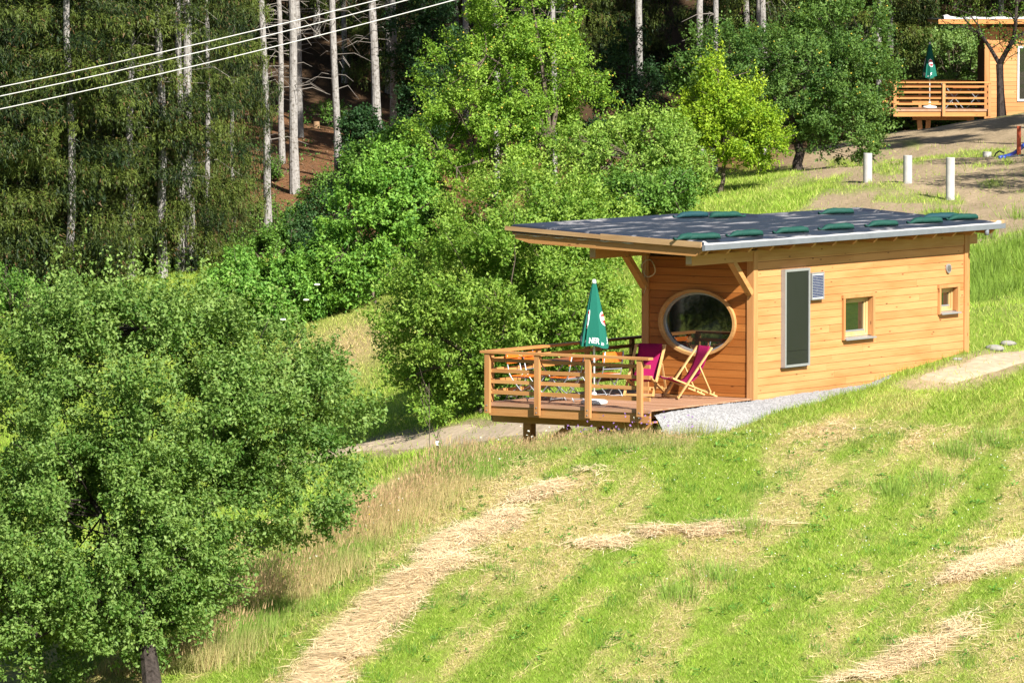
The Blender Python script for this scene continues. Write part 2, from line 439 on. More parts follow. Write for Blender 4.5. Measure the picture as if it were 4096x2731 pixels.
TRACK2 = np.array([W(4.6, -1.0)[:2], W(6.5, -.9)[:2], W(9, -.8)[:2], W(12, -1.0)[:2], W(17, -1.6)[:2]])

def zones(x, y):
    """dryness 0..1, soil 0..1, forest floor 0..1, height of growth"""
    xa = x - .26 * y
    st = fbm(xa * .75 + 3, y * .085 + x * .02, 4)           # streaks running uphill
    st2 = fbm(xa * 2.2 + 30, y * .26 + 11, 3)
    st3 = fbm(xa * 5.2 + 70, y * .8 + 23, 2)
    dry = sstep(.38, .64, st * .36 + st2 * .40 + st3 * .24)
    bias = sstep(1.5, -3, x - 4) * 0 + (fbm(x * .12 + 80, y * .08 + 5, 2) - .5)
    dry = np.clip(dry + bias * .6 - .20, 0, 1) * .8
    near = sstep(112, 107, y)
    dry *= .12 + .88 * near
    dr, s = dist_line(x, y, RIDGE)
    tall = np.exp(-(dr / (.55 + .25 * st2)) ** 2) * near
    dry = np.clip(dry + tall * .55 * sstep(.3, .6, st2), 0, 1)
    # mown strip behind the cabin stays greener, the bank by the track is drier
    bank = np.exp(-(((x - at(2050, 950, 106)[0]) / 3.5) ** 2 + ((y - 105.5) / 1.6) ** 2))
    dry = np.clip(dry + .45 * bank * st2 * 1.6, 0, 1)
    dp = np.exp(-(((x - at(800, 800, 146)[0]) / 1.6) ** 2 + ((y - 146) / 5) ** 2))
    dry = np.clip(dry + dp * .9, 0, 1)
    for L, wd in SWATHS:
        d, _ = dist_line(x, y, L); dry = np.clip(dry + (.9 if wd > .39 else .6) * np.exp(-(d / (wd * .8)) ** 2), 0, 1)
    # bare earth on the right hand slope
    px, py = project(x, y, hgt(x, y))
    e = sstep(1800, 1940, px + (st - .5) * 500 + (430 - py) * .9) * sstep(580, 510, py + (st2 - .5) * 130) * sstep(126, 136, y)
    soil = np.clip(e * (1.15 - .7 * sstep(.56, .66, fbm(x * .8 + 9, y * .3, 3))), 0, 1)
    e2 = np.exp(-(((x - at(2280, 690, 124)[0]) / 1.3) ** 2 + ((y - 123) / 3.5) ** 2)); soil = np.maximum(soil, e2 * .55 * st2 * 1.5)
    d, _ = dist_line(x, y, TRACK); soil = np.maximum(soil, sstep(1.3, .7, d + (st2 - .5) * .7) * .95)
    d, _ = dist_line(x, y, TRACK2); soil = np.maximum(soil, sstep(.95, .45, d + (st2 - .5) * .9) * .9)
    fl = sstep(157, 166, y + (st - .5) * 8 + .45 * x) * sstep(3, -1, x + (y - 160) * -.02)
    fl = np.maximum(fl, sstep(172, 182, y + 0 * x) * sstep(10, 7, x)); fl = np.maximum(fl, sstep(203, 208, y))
    return dry, soil, fl, tall, st, st2
def ground_col(x, y):
    dry, soil, fl, tall, st, st2 = zones(x, y)
    g = np.stack([.145 + .06 * st2, .240 + .06 * st2, .028 + 0 * st], -1)
    d = np.stack([.40 + .12 * st2, .295 + .09 * st2, .155 + .05 * st2], -1)
    s = np.stack([.29 + .16 * st2, .225 + .125 * st2, .145 + .09 * st2], -1)
    f = np.stack([.13 + .09 * st2, .066 + .045 * st2, .034 + .02 * st2], -1)
    deep = sstep(196, 204, y)[..., None] * .75; f = f * (1 - deep) + np.array([.035, .028, .018]) * deep  # dark humus, with the deep wood's shade put into the floor colour
    c = g * (1 - dry[..., None]) + d * dry[..., None]
    c = c * (1 - soil[..., None]) + s * soil[..., None]
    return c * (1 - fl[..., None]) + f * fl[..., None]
V = np.stack([gx.ravel(), gy.ravel(), gz.ravel()], 1)
ny, nx = gx.shape
idx = np.arange(ny * nx).reshape(ny, nx)
q = np.stack([idx[:-1, :-1], idx[:-1, 1:], idx[1:, 1:], idx[1:, :-1]], -1).reshape(-1, 4)
F = np.concatenate([q[:, [0, 1, 2]], q[:, [0, 2, 3]]])
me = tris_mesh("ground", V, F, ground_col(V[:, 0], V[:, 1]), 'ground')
me.polygons.foreach_set("use_smooth", [True] * len(me.polygons))
tag(link("ground", me), "sloping meadow ground of mown grass, dry patches and bare earth", kind="structure")

def strip(name, L, half, lift, material, label, n=60):
    """a worn track laid on the ground"""
    P = []; t = np.linspace(0, len(L) - 1.001, n)
    for i, k in enumerate(t):
        j = int(k); f = k - j; p = L[j] * (1 - f) + L[j + 1] * f
        d = L[min(j + 1, len(L) - 1)] - L[j]; d = d / np.linalg.norm(d); nrm = np.array([-d[1], d[0]])
        h1 = half * (.75 + .5 * vnoise(np.array([k * 3.1]), np.array([.5]))[0]); h2 = half * (.75 + .5 * vnoise(np.array([k * 3.3]), np.array([7.5]))[0])
        for c in np.linspace(-1, 1, 9): P.append(p + nrm * (c * (h1 if c < 0 else h2)))
    P = np.array(P); e = np.tile(1 - np.abs(np.linspace(-1, 1, 9)) ** 6, n) * np.repeat(np.clip(np.minimum(np.linspace(0, 1, n), np.linspace(1, 0, n)) * 9, 0, 1), 9)
    z = hgt(P[:, 0], P[:, 1]) + lift * e - .03 * (1 - e)
    m = MB(); m.v = [tuple(v) for v in np.c_[P, z]]
    m.f = [(i * 9 + k, i * 9 + k + 1, (i + 1) * 9 + k + 1, (i + 1) * 9 + k) for i in range(n - 1) for k in range(8)]
    return tag(m.build(name, material, None, True), label, kind="structure")
strip("dirt_path", TRACK, .75, .03, 'path', "pale gravel track passing behind and below the terrace")
strip("dirt_path", TRACK2, .55, .03, 'path', "worn dirt track leading up beside the cabin wall")

# ================================================================== CABIN
ROOT = Matrix.Translation(C0) @ Matrix.Rotation(CA, 4, 'Z')
cabin = thing("wooden_cabin", "larch-clad cabin with oval window and flat black membrane roof", "cabin", C0, CA)
BH, GAP = .143, .007
def zlines(z0, z1):
    k = math.floor((z0 - .071) / BH); out = []
    while .071 + k * BH < z1:
        a, b = max(z0, .071 + k * BH), min(z1, .071 + (k + 1) * BH)
        if b - a > .02: out.append((a, b))
        k += 1
    return out
WTOP = 2.86
# the backing shell, set behind the boards
m = MB()
_cx = [.06, 3.25, 4.31, 6.87, 7.56, 8.0]
for i in range(5):
    if i in (1, 3):
        o = (.93, 1.70) if i == 1 else (1.24, 1.73)
        m.box(_cx[i], _cx[i + 1], .06, .10, -.4, o[0]); m.box(_cx[i], _cx[i + 1], .06, .10, o[1], WTOP)
    else: m.box(_cx[i], _cx[i + 1], .06, .10, -.4, WTOP)
m.box(.06, 8.0, 2.36, 2.40, -.6, 3.0); m.box(7.96, 8.0, .10, 2.36, -.4, 2.95)
m.build("wall_core", 'backing', cabin)
OVC, OVA, OVB = (1.22, 1.352), .79, .57           # oval opening (v, z), half axes
n_ = 48
ov = [(OVC[0] + (OVA) * cos(2 * pi * k / n_), OVC[1] + (OVB) * sin(2 * pi * k / n_)) for k in range(n_)]
# side wall
side = link("side_wall", None, cabin)
OPEN = [(3.25, 4.31, .93, 1.70), (6.87, 7.56, 1.24, 1.73)]
def sub(r, o):
    u0, u1, a, b = r; p0, p1, c, d = o
    if p1 <= u0 or p0 >= u1 or d <= a or c >= b: return [r]
    out = []
    if p0 > u0: out.append((u0, p0, a, b))
    if p1 < u1: out.append((p1, u1, a, b))
    x0, x1 = max(u0, p0), min(u1, p1)
    if d < b: out.append((x0, x1, d, b))
    if c > a: out.append((x0, x1, a, c))
    return out
rr = random.Random(11)
for a, b in zlines(-.36, 2.84):
    cuts = [.155]; x = rr.uniform(1.2, 4.5)
    while x < 6.6: cuts.append(x); x += rr.uniform(2.2, 4.5)
    cuts.append(7.84)
    for i in range(len(cuts) - 1):
        rects = [(cuts[i] + .002, cuts[i + 1] - .002, a, b - GAP)]
        for o in OPEN: rects = [q for r in rects for q in sub(r, o)]
        for (u0, u1, z0, z1) in rects:
            if u1 - u0 < .03 or z1 - z0 < .012: continue
            y = rr.uniform(.022, .028)
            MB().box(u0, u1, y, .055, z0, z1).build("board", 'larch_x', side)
# front wall, boards cut round the oval
front = link("front_wall", None, cabin)
def ovx(z):
    t = (z - OVC[1]) / OVB
    return OVA * math.sqrt(max(0, 1 - t * t))
for a, b in zlines(.002, 2.56):
    z1 = b - GAP; x = rr.uniform(.022, .028)
    y0, y1 = .155, 2.30
    zb, zt = OVC[1] - OVB, OVC[1] + OVB
    polys = []
    if z1 <= zb or a >= zt: polys.append([(y0, a), (y1, a), (y1, z1), (y0, z1)])
    elif a >= zb and z1 <= zt:
        zz = np.linspace(a, z1, 5)
        polys.append([(y0, a)] + [(OVC[1 - 1] - ovx(z), z) for z in zz] + [(y0, z1)])
        polys.append([(y1, z1)] + [(OVC[0] + ovx(z), z) for z in zz[::-1]] + [(y1, a)])
    elif z1 > zt:
        w_ = ovx(a); ps = np.linspace(-1, 1, 13)
        arc = [(OVC[0] + s * w_, OVC[1] + OVB * math.sqrt(max(0, 1 - (s * w_ / OVA) ** 2))) for s in ps]
        polys.append([(y0, a)] + arc + [(y1, a), (y1, z1), (y0, z1)])
    else:
        w_ = ovx(z1); ps = np.linspace(1, -1, 13)
        arc = [(OVC[0] + s * w_, OVC[1] - OVB * math.sqrt(max(0, 1 - (s * w_ / OVA) ** 2))) for s in ps]
        polys.append([(y0, a), (y1, a), (y1, z1)] + arc + [(y0, z1)])
    for P_ in polys: MB().prism(P_, x, .055, 0).build("board", 'larch_y_shaded', front)
# front core around the oval
m = MB(); rim = [(OVC[0] + (OVA + .02) * cos(2 * pi * k / n_), OVC[1] + (OVB + .02) * sin(2 * pi * k / n_)) for k in range(n_)]
def sq(t):
    c, s = cos(t), sin(t); k = 1 / max(abs(c), abs(s)); return (1.22 + 1.09 * c * k, 1.38 + 1.42 * s * k)
vs_ = [(.06, *p) for p in rim] + [(.06, *sq(2 * pi * k / n_)) for k in range(n_)]
m.add(vs_, [(k, (k + 1) % n_, (k + 1) % n_ + n_, k + n_) for k in range(n_)])
m.build("wall_core", 'backing', cabin)
# posts
MB().box(0, .148, 0, .148, -.35, 2.70).build("corner_post", 'post_z', cabin)
MB().box(0, .148, 2.305, 2.455, -.55, 2.76).build("corner_post", 'post_z', cabin)
MB().box(7.845, 8.03, .0, .148, -.3, 2.80).build("corner_post", 'post_z', cabin)
# oval window
ow = link("oval_window", None, cabin)
def ring(a0, b0, a1, b1, x0, x1):
    m = MB(); n = 64; vs_ = []
    for x, a, b in ((x0, a0, b0), (x0, a1, b1), (x1, a1, b1), (x1, a0, b0)):
        vs_ += [(x, OVC[0] + a * cos(2 * pi * k / n), OVC[1] + b * sin(2 * pi * k / n)) for k in range(n)]
    fs = [(j * n + k, j * n + (k + 1) % n, ((j + 1) % 4) * n + (k + 1) % n, ((j + 1) % 4) * n + k) for j in range(4) for k in range(n)]
    return m.add(vs_, fs)
ring(OVA + .048, OVB + .048, OVA - .005, OVB - .005, -.05, .09).build("frame", 'beam_y', ow, False)
ring(OVA - .004, OVB - .004, OVA - .05, OVB - .05, .05, .10).build("gasket", 'steel', ow)
m = MB(); n = 64
m.add([(.085, OVC[0] + (OVA - .03) * cos(2 * pi * k / n), OVC[1] + (OVB - .03) * sin(2 * pi * k / n)) for k in range(n)], [tuple(range(n))])
m.add([(.094, OVC[0] + (OVA - .03) * cos(2 * pi * k / n), OVC[1] + (OVB - .03) * sin(2 * pi * k / n)) for k in range(n)], [tuple(range(n - 1, -1, -1))])
m.build("pane", 'glass', ow)
# square windows
def square_window(u0, u1, z0, z1):
    w_ = link("window", None, cabin)
    c = .075
    MB().box(u0 - c, u1 + c, -.025, .02, z1, z1 + c * .85).build("casing", 'post_z', w_)
    MB().box(u0 - c * .8, u0, -.025, .02, z0 - .05, z1 - .002).build("casing", 'post_z', w_)
    MB().box(u1, u1 + c, -.025, .02, z0 - .05, z1 - .002).build("casing", 'post_z', w_)
    d = .17
    MB().box(u1 - .012, u1 - .001, .021, d, z0, z1).build("reveal", 'post_z', w_)
    MB().box(u0 + .001, u0 + .012, .021, d, z0, z1).build("reveal", 'post_z', w_)
    MB().box(u0 + .014, u1 - .014, .021, d, z1 - .012, z1 - .001).build("reveal", 'post_z', w_)
    fr = link("frame", None, w_)
    f = .045; ds = d - .075
    for q in ((u0 + .014, u0 + .014 + f, z0, z1 - .014), (u1 - .014 - f, u1 - .014, z0, z1 - .014), (u0 + .016 + f, u1 - .016 - f, z1 - .014 - f, z1 - .014), (u0 + .016 + f, u1 - .016 - f, z0, z0 + f)):
        MB().box(q[0], q[1], ds, d, q[2], q[3]).build("frame_bar", 'pale', fr)
    g = .042; a, b, c_, e = u0 + .018 + f, u1 - .018 - f, z0 + f + .002, z1 - .016 - f
    for q in ((a, a + g, c_, e), (b - g, b, c_, e), (a + g + .002, b - g - .002, e - g, e), (a + g + .002, b - g - .002, c_, c_ + g)):
        MB().box(q[0], q[1], ds + .022, d, q[2], q[3]).build("sash_bar", 'pale', fr)
    MB().box(a + g, b - g, ds + .016, ds + .05, c_ + g + .003, c_ + g + .028).build("drip_rail", 'alu', w_)
    MB().box(a + g - .004, b - g + .004, ds + .05, ds + .062, c_ + g - .002, e - g + .002).build("pane", 'glass', w_)
    m = MB(); zs = z0 - .008
    m.prism([(-.075, zs - .045), (-.075, zs - .02), (d - .03, zs + .006), (d - .03, zs - .012), (-.06, zs - .03), (-.06, zs - .045)], u0 - .04, u1 + .05, 0)
    m.build("sill", 'alu', w_)
square_window(3.265, 4.295, .945, 1.685)
square_window(6.885, 7.545, 1.255, 1.715)
# tall black air collector
p = link("wall_collector", None, cabin)
a, b, c, d = 1.0, 1.90, .505, 2.325
for q in ((a, a + .05, c, d), (b - .05, b, c, d), (a + .052, b - .052, d - .045, d), (a + .052, b - .052, c, c + .045)):
    MB().box(q[0], q[1], -.07, .02, q[2], q[3]).build("frame_bar", 'alu', p)
MB().box(a + .052, b - .052, -.058, .0, c + .30, d - .047).build("absorber_sheet", 'panelblack', p)
MB().box(a + .052, b - .052, -.058, .0, c + .047, c + .295).build("absorber_sheet", 'panelblack', p)
MB().box(a - .03, b - .06, -.05, .02, c - .016, c - .002).build("base_rail", 'backing', p)
# small solar module
p = link("solar_panel", None, cabin)
a, b, c, d = 1.985, 2.435, 1.715, 2.225
for q in ((a, a + .025, c, d), (b - .025, b, c, d), (a + .027, b - .027, d - .025, d), (a + .027, b - .027, c, c + .025)):
    MB().box(q[0], q[1], -.055, -.015, q[2], q[3]).build("frame_bar", 'alu', p)
MB().box(a + .027, b - .027, -.045, -.015, c + .027, d - .027).build("back_sheet", 'white', p)
m = MB(); hh = (d - c - .09) / 14
for k in range(14):
    for s in (0, 1):
        x0 = a + .032 + s * ((b - a - .064) / 2 + .002); z0 = c + .045 + k * hh
        m.box(x0, x0 + (b - a - .064) / 2 - .004, -.049, -.046, z0, z0 + hh - .006)
m.build("solar_cells", 'cell', p)["kind"] = "stuff"
for zz in (c + .05, d - .05): MB().box(a + .01, b - .01, -.014, .021, zz - .015, zz + .015).build("bracket", 'steel', p)
# round vent
p = link("vent", None, cabin)
m = MB(); n = 24
for y0, y1, r in ((-.012, .02, .09),):
    m.add([(7.21 + r * cos(2 * pi * k / n), y0, 2.085 + r * sin(2 * pi * k / n)) for k in range(n)] + [(7.21 + r * cos(2 * pi * k / n), y1, 2.085 + r * sin(2 * pi * k / n)) for k in range(n)],
          [tuple(range(n)), tuple(range(2 * n - 1, n - 1, -1))] + [(k, k + n, (k + 1) % n + n, (k + 1) % n) for k in range(n)])
m.build("vent_plate", 'alu', p)
m = MB()
for k in range(5):
    z = 2.035 + k * .024; h = math.sqrt(.07 ** 2 - (z - 2.085) ** 2); m.box(7.21 - h, 7.21 + h, -.018, -.0125, z - .006, z + .005)
m.build("louvre", 'backing', p)
# beams and braces carrying the roof overhang
def beam(y0, y1, u0, u1, z0, z1):
    o = MB().box(u0, u1, y0, y1, z0, z1).build("purlin", 'beam_x', cabin)
    MB().box(u0 - .004, u0 - .0005, y0 + .004, y1 - .004, z0 + .03, z1 - .004).build("beam_end", 'endgrain', o)
beam(.012, .142, -2.12, 8.35, 2.525, 2.72)
beam(2.315, 2.445, -1.78, 8.35, 2.575, 2.775)
def brace(y, ub, zb, ut, zt):
    MB().bar((ub, y, zb), (ut, y, zt), .10, .13, (0, 1, 0)).build("brace", 'beam_x', cabin)
brace(.075, -.01, 1.93, -.66, 2.545)
brace(2.38, -.01, 1.98, -.66, 2.60)
# roof
def RT(v): return 2.985 + .04 * (v + .47)       # roof top surface
roof = link("roof", None, cabin)
poly = [(-2.52, -.47), (8.42, -.47), (8.42, 2.78), (4.55, 2.78), (4.55, 3.68), (-2.52, 3.68)]
# membrane with a soft raised edge: inner field plus a curb ring
def inset(P_, d):
    out = []; n = len(P_)
    for i in range(n):
        a, b, c = Vector(P_[i - 1]), Vector(P_[i]), Vector(P_[(i + 1) % n])
        e1, e2 = (b - a).normalized(), (c - b).normalized(); n1, n2 = Vector((-e1.y, e1.x)), Vector((-e2.y, e2.x))
        out.append(tuple(b + (n1 + n2) / (1 + n1.dot(n2)) * d))
    return out
rg = []
for d, h in ((0, -.10), (0, .03), (.03, .055), (.10, .05), (.22, .0)):
    rg.append([(p_[0], p_[1], RT(p_[1]) + (h if i_ > 1 else min(h, -.055 + d * .25))) for i_, p_ in enumerate(inset(poly, d))])
m = MB(); n = len(poly)
m.add([q for r in rg for q in r], [(j * n + k, j * n + (k + 1) % n, (j + 1) * n + (k + 1) % n, (j + 1) * n + k) for j in range(len(rg) - 1) for k in range(n)])
i5 = inset(poly, .22)
R5 = lambda x, y: (x, y, RT(y))
m.add([R5(i5[0][0], i5[0][1]), R5(i5[1][0], i5[1][1]), R5(i5[2][0], i5[2][1]), R5(i5[3][0], i5[3][1]), R5(i5[4][0], i5[4][1]), R5(i5[5][0], i5[5][1])], [(0, 1, 2, 3), (0, 3, 4, 5)])
m.build("membrane", 'membrane', roof)
m = MB()
pl = [(p_[0], p_[1]) for p_ in inset(poly, .012)]
m.add([(x, y, RT(y) - .10) for x, y in pl] + [(x, y, RT(y) - .135) for x, y in pl], [tuple(range(n)), tuple(range(2 * n - 1, n - 1, -1))] + [(k, k + n, (k + 1) % n + n, (k + 1) % n) for k in range(n)])
m.build("roof_boarding", 'beam_y', roof)
# rafters
for k in range(15):
    u0 = -2.25 + k * .75
    hi = 3.60 if u0 < 4.4 else 2.72
    m = MB(); m.add([(u0 + dx, y, RT(y) - .137 - dz) for dx in (0, .07) for (y, dz) in ((-.40, .0), (-.40, .05), (-.32, .125), (hi, .125), (hi, 0))],
                    [(4, 3, 2, 1, 0), (5, 6, 7, 8, 9)] + [(i, (i + 1) % 5, (i + 1) % 5 + 5, i + 5) for i in range(5)])
    m.build("rafter", 'beam_y', roof)
m = MB(); m.add([(x, y, RT(y) + h) for x in (-2.50, -2.42) for (y, h) in ((-.44, -.137), (-.44, -.17), (-.30, -.27), (3.30, -.27), (3.62, -.20), (3.62, -.137))],
                [(5, 4, 3, 2, 1, 0), (6, 7, 8, 9, 10, 11)] + [(i, (i + 1) % 6, (i + 1) % 6 + 6, i + 6) for i in range(6)])
m.build("verge_rafter", 'beam_y', roof)
# battens clamping the membrane along the front verge
def batten(y0, y1, o0, o1, h, x0):
    m = MB(); m.add([(x, y, RT(y) + o + dz) for x in (x0, x0 + .04) for (y, o, dz) in ((y0, o0, 0), (y1, o1, 0), (y1, o1, h), (y0, o0, h))],
                    [(3, 2, 1, 0), (4, 5, 6, 7), (0, 1, 5, 4), (1, 2, 6, 5), (2, 3, 7, 6), (3, 0, 4, 7)])
    m.build("batten", 'weathered_y', roof)
batten(-.46, 1.70, -.105, -.095, .105, -2.566)
batten(1.705, 3.80, -.085, -.06, .075, -2.566)
# crumpled white fleece showing under the membrane edge
m = MB(); ps = np.linspace(1.0, 3.62, 60); vs_ = []
for i, y in enumerate(ps):
    o = .004 * sin(i * 1.7) + .004 * sin(i * .6); vs_ += [(-2.528 - .008 * (1 + sin(i * 2.3)), y, RT(y) - .118 + o), (-2.526, y, RT(y) - .128 + o * .6 - .012 * max(0, sin(i * .55)))]
m.add(vs_, [(2 * i, 2 * i + 1, 2 * i + 3, 2 * i + 2) for i in range(59)]); m.build("fleece_edge", 'fleece', roof)
m = MB(); ps = np.linspace(-2.5, 8.42, 160); vs_ = []
for i, x in enumerate(ps):
    o = .014 * vnoise(np.array([x * 2.7]), np.array([.3]))[0] + (.05 * math.exp(-((x + 2.45) / .09) ** 2)) + .04 * math.exp(-((x - 8.38) / .08) ** 2)
    vs_ += [(x, -.435, RT(-.47) - .040 + o), (x, -.474 - .012 * (i % 3 == 0), RT(-.47) - .048 + o), (x, -.482, RT(-.47) - .09)]
m.add(vs_, [(3 * i + j, 3 * i + j + 1, 3 * i + j + 4, 3 * i + j + 3) for i in range(159) for j in (0, 1)]); m.build("fleece_edge", 'fleece', roof)
# gutter
gp = [(-.54, 2.93), (-.55, 2.93), (-.55, 2.835), (-.545, 2.83), (-.49, 2.83), (-.488, 2.925), (-.492, 2.925), (-.495, 2.84), (-.54, 2.84)]
gut = MB().prism(gp, -2.56, 8.47, 0).build("gutter", 'zinc', roof)
for x in (-2.563, 8.471): MB().box(x, x + .003, -.551, -.487, 2.829, 2.931).build("gutter_cap", 'zinc', gut)
MB().tube([(7.78, -.52, 2.83), (7.78, -.52, 2.72)], .045, 12).build("downpipe", 'zinc', gut, True)
for x in (1.62, 6.0): MB().box(x, x + .012, -.5525, -.5505, 2.832, 2.929).build("gutter_joint", 'steel', gut)
MB().box(8.43, 8.98, -.24, -.20, 2.90, 2.975).build("projecting_batten", 'weathered_y', roof)
# cable coil on the left post
co = thing("cable_coil", "loose loop of pale cable hanging under the roof at the left post", "cable", W(-.02, 2.2, 0), CA)
m = MB(); pts = []
for k in range(90):
    t = k / 89; a = 2 * pi * 2.15 * t
    pts.append((-.05 - .02 * sin(3 * a) - .03 * t, .06 + .16 * (1 - .18 * t) * cos(a) - .02 * t, 2.33 + .17 * (1 - .15 * t) * sin(a)))
m.tube(pts, .006, 5)
m.tube([(-.05, .14, 2.68), (-.06, .12, 2.5), (-.075, .12, 2.3), (-.07, .14, 2.12), (-.06, .11, 1.97), (-.05, .16, 1.86)], .006, 5)
m.build("cable_loop", 'straprope', co)

# ================================================================== TERRACE
ter = thing("timber_terrace", "timber terrace with slatted railing standing in front of the oval window", "terrace", C0, CA)
DZ = -.006
u = -3.46
i = 0
while u < -.02:                                    # planks laid across the terrace
    w_ = .136
    r0 = .02 + .16 * (-u / 3.46) if u > -3.5 else .2
    MB().box(u, min(u + w_ - .006, -.005), .03, 3.60 + rr.uniform(-.01, .01), -.034, DZ + rr.uniform(-.002, .002)).build("deck_plank", 'deck_y', ter)
    u += w_
u = -.02
while u < 2.3:                                     # the narrow return along the cabin's far side
    MB().box(u + .01, u + .14, 2.47, 3.60, -.034, DZ).build("deck_plank", 'deck_y', ter); u += .136
MB().box(-3.452, -3.40, .06, 3.55, -.245, -.04).build("edge_beam", 'rail_y', ter)
MB().box(-3.476, -3.462, .02, 3.60, -.07, -.008).build("edge_board", 'deck_y', ter)
MB().box(-3.38, 2.2, 3.48, 3.54, -.22, -.04).build("edge_beam", 'rail_x', ter)
for y in (.35, 1.3, 2.2, 3.0): MB().box(-3.395, -.05, y, y + .07, -.22, -.04).build("joist", 'rail_x', ter)
MB().box(-3.05, -2.88, .25, 3.75, -.40, -.25).build("cross_beam", 'rail_y', ter)
MB().box(-3.06, -2.98, 3.752, 3.77, -.38, -.28).build("beam_cap", 'zinc', ter)
def ground_uv(u_, v_): p_ = W(u_, v_); return float(hgt(p_[0], p_[1]))
for y in (2.98, .75):
    MB().box(-3.055, -2.885, y - .085, y + .085, ground_uv(-2.97, y) - .5, -.402).build("support_post", 'post_z', ter)
MB().bar((-2.97, 2.86, -1.0), (-2.97, 2.12, -.44), .12, .12).build("support_brace", 'rail_y', ter)
MB().bar((-2.97, .88, -1.0), (-2.97, 1.5, -.44), .12, .12).build("support_brace", 'rail_y', ter)
MB().box(-.6, -.45, 2.7, 2.85, ground_uv(-.5, 2.8) - .4, -.23).build("support_post", 'post_z', ter)
MB().box(1.2, 1.35, 3.2, 3.35, ground_uv(1.3, 3.3) - .4, -.23).build("support_post", 'post_z', ter)
RAILZ = ((.148, .219), (.345, .410), (.541, .609), (.737, .802))
for y in (3.535, 2.445, 1.34, .23):                # front posts
    o = MB().box(-3.545, -3.478, y - .052, y + .052, -.20 if y > .5 else -.13, .888).build("railing_post", 'post_z', ter)
    for zz in (-.06, -.15):
        MB().tube([(-3.546, y, zz), (-3.553, y, zz)], .013, 6).build("bolt", 'steel', o)
for a, b in RAILZ:
    MB().box(-3.474, -3.436, .05, 3.47, a, b).build("rail", 'rail_y', ter)
m = MB(); m.prism([(-3.56, .02), (-3.40, .02), (-3.40, 3.50), (-3.56, 3.68)], .892, .936, 2); m.build("cap_rail", 'rail_y', ter)
m = MB(); m.prism([(-3.556, 3.684), (-3.396, 3.504), (2.2, 3.504), (2.2, 3.664)], .892, .936, 2); m.build("cap_rail", 'rail_x', ter)
for x in (-3.30, -1.75, -.10, 1.45):               # posts of the far side, outside the rails
    MB().box(x - .05, x + .05, 3.57, 3.635, -.20, .888).build("railing_post", 'post_z', ter)
for a, b in RAILZ:
    MB().box(-3.43, 2.2, 3.53, 3.566, a, b).build("rail", 'rail_x', ter)

# ================================================================== FURNITURE
def w3(u_, v_, z=0.0): return tuple(W(u_, v_, z))
def deck_chair(u_, v_, rz, label):
    t = thing("deck_chair", label, "deck chair", w3(u_, v_, .002), CA + rz, "magenta canvas deck chairs on the terrace")
    hw = .28
    for s in (-1, 1):
        MB().bar((.45, s * hw, .02), (-.25, s * hw, .93), .028, .045, (0, 1, 0)).build("back_rail", 'beech', t)
        o = MB().bar((.54, s * (hw - .034), .39), (-.38, s * (hw - .034), .03), .028, .045, (0, 1, 0)).build("seat_rail", 'beech', t)
        for k in range(3):
            x = -.17 - k * .07; z = .39 + (x - .54) * (.36 / .92) + .035
            MB().bar((x, s * (hw - .034), z - .02), (x - .012, s * (hw - .034), z + .022), .026, .03, (0, 1, 0)).build("notch_block", 'beech', o)
        MB().bar((.015, s * (hw + .03), .60), (-.215, s * (hw + .03), .125), .022, .032, (0, 1, 0)).build("prop_leg", 'beech', t)
    MB().tube([(-.25, -hw - .02, .925), (-.25, hw + .02, .925)], .017, 8).build("cross_bar", 'beech', t)
    MB().tube([(.54, -hw - .02, .39), (.54, hw + .02, .39)], .017, 8).build("cross_bar", 'beech', t)
    MB().bar((.44, -hw + .016, .045), (.44, hw - .016, .045), .022, .04).build("cross_bar", 'beech', t)
    MB().tube([(-.205, -hw - .04, .135), (-.205, hw + .04, .135)], .014, 8).build("cross_bar", 'beech', t)
    prof = [(-.265, .95), (-.245, .955), (-.20, .80), (-.12, .60), (-.02, .43), (.08, .335), (.18, .30), (.30, .315), (.42, .355), (.545, .413), (.565, .39)]
    m = MB(); N = 7; vs_ = []
    for x, z in prof:
        for k in range(N):
            y = -(hw - .05) + 2 * (hw - .05) * k / (N - 1); sag = .03 * (1 - (2 * k / (N - 1) - 1) ** 2) * (1 if .2 < z < .75 else .2)
            vs_.append((x + sag * .5, y, z - sag))
    m.add(vs_, [(i * N + k, i * N + k + 1, (i + 1) * N + k + 1, (i + 1) * N + k) for i in range(len(prof) - 1) for k in range(N - 1)])
    o = m.build("canvas", 'magenta', t, True)
    sm = o.modifiers.new("thick", 'SOLIDIFY'); sm.thickness = .004
    return t
deck_chair(-.56, .98, pi - radians(30), "magenta deck chair standing in front of the oval window, seen side-on")
deck_chair(-.62, 1.95, pi + radians(14), "magenta deck chair beside the front railing end, half in shade")

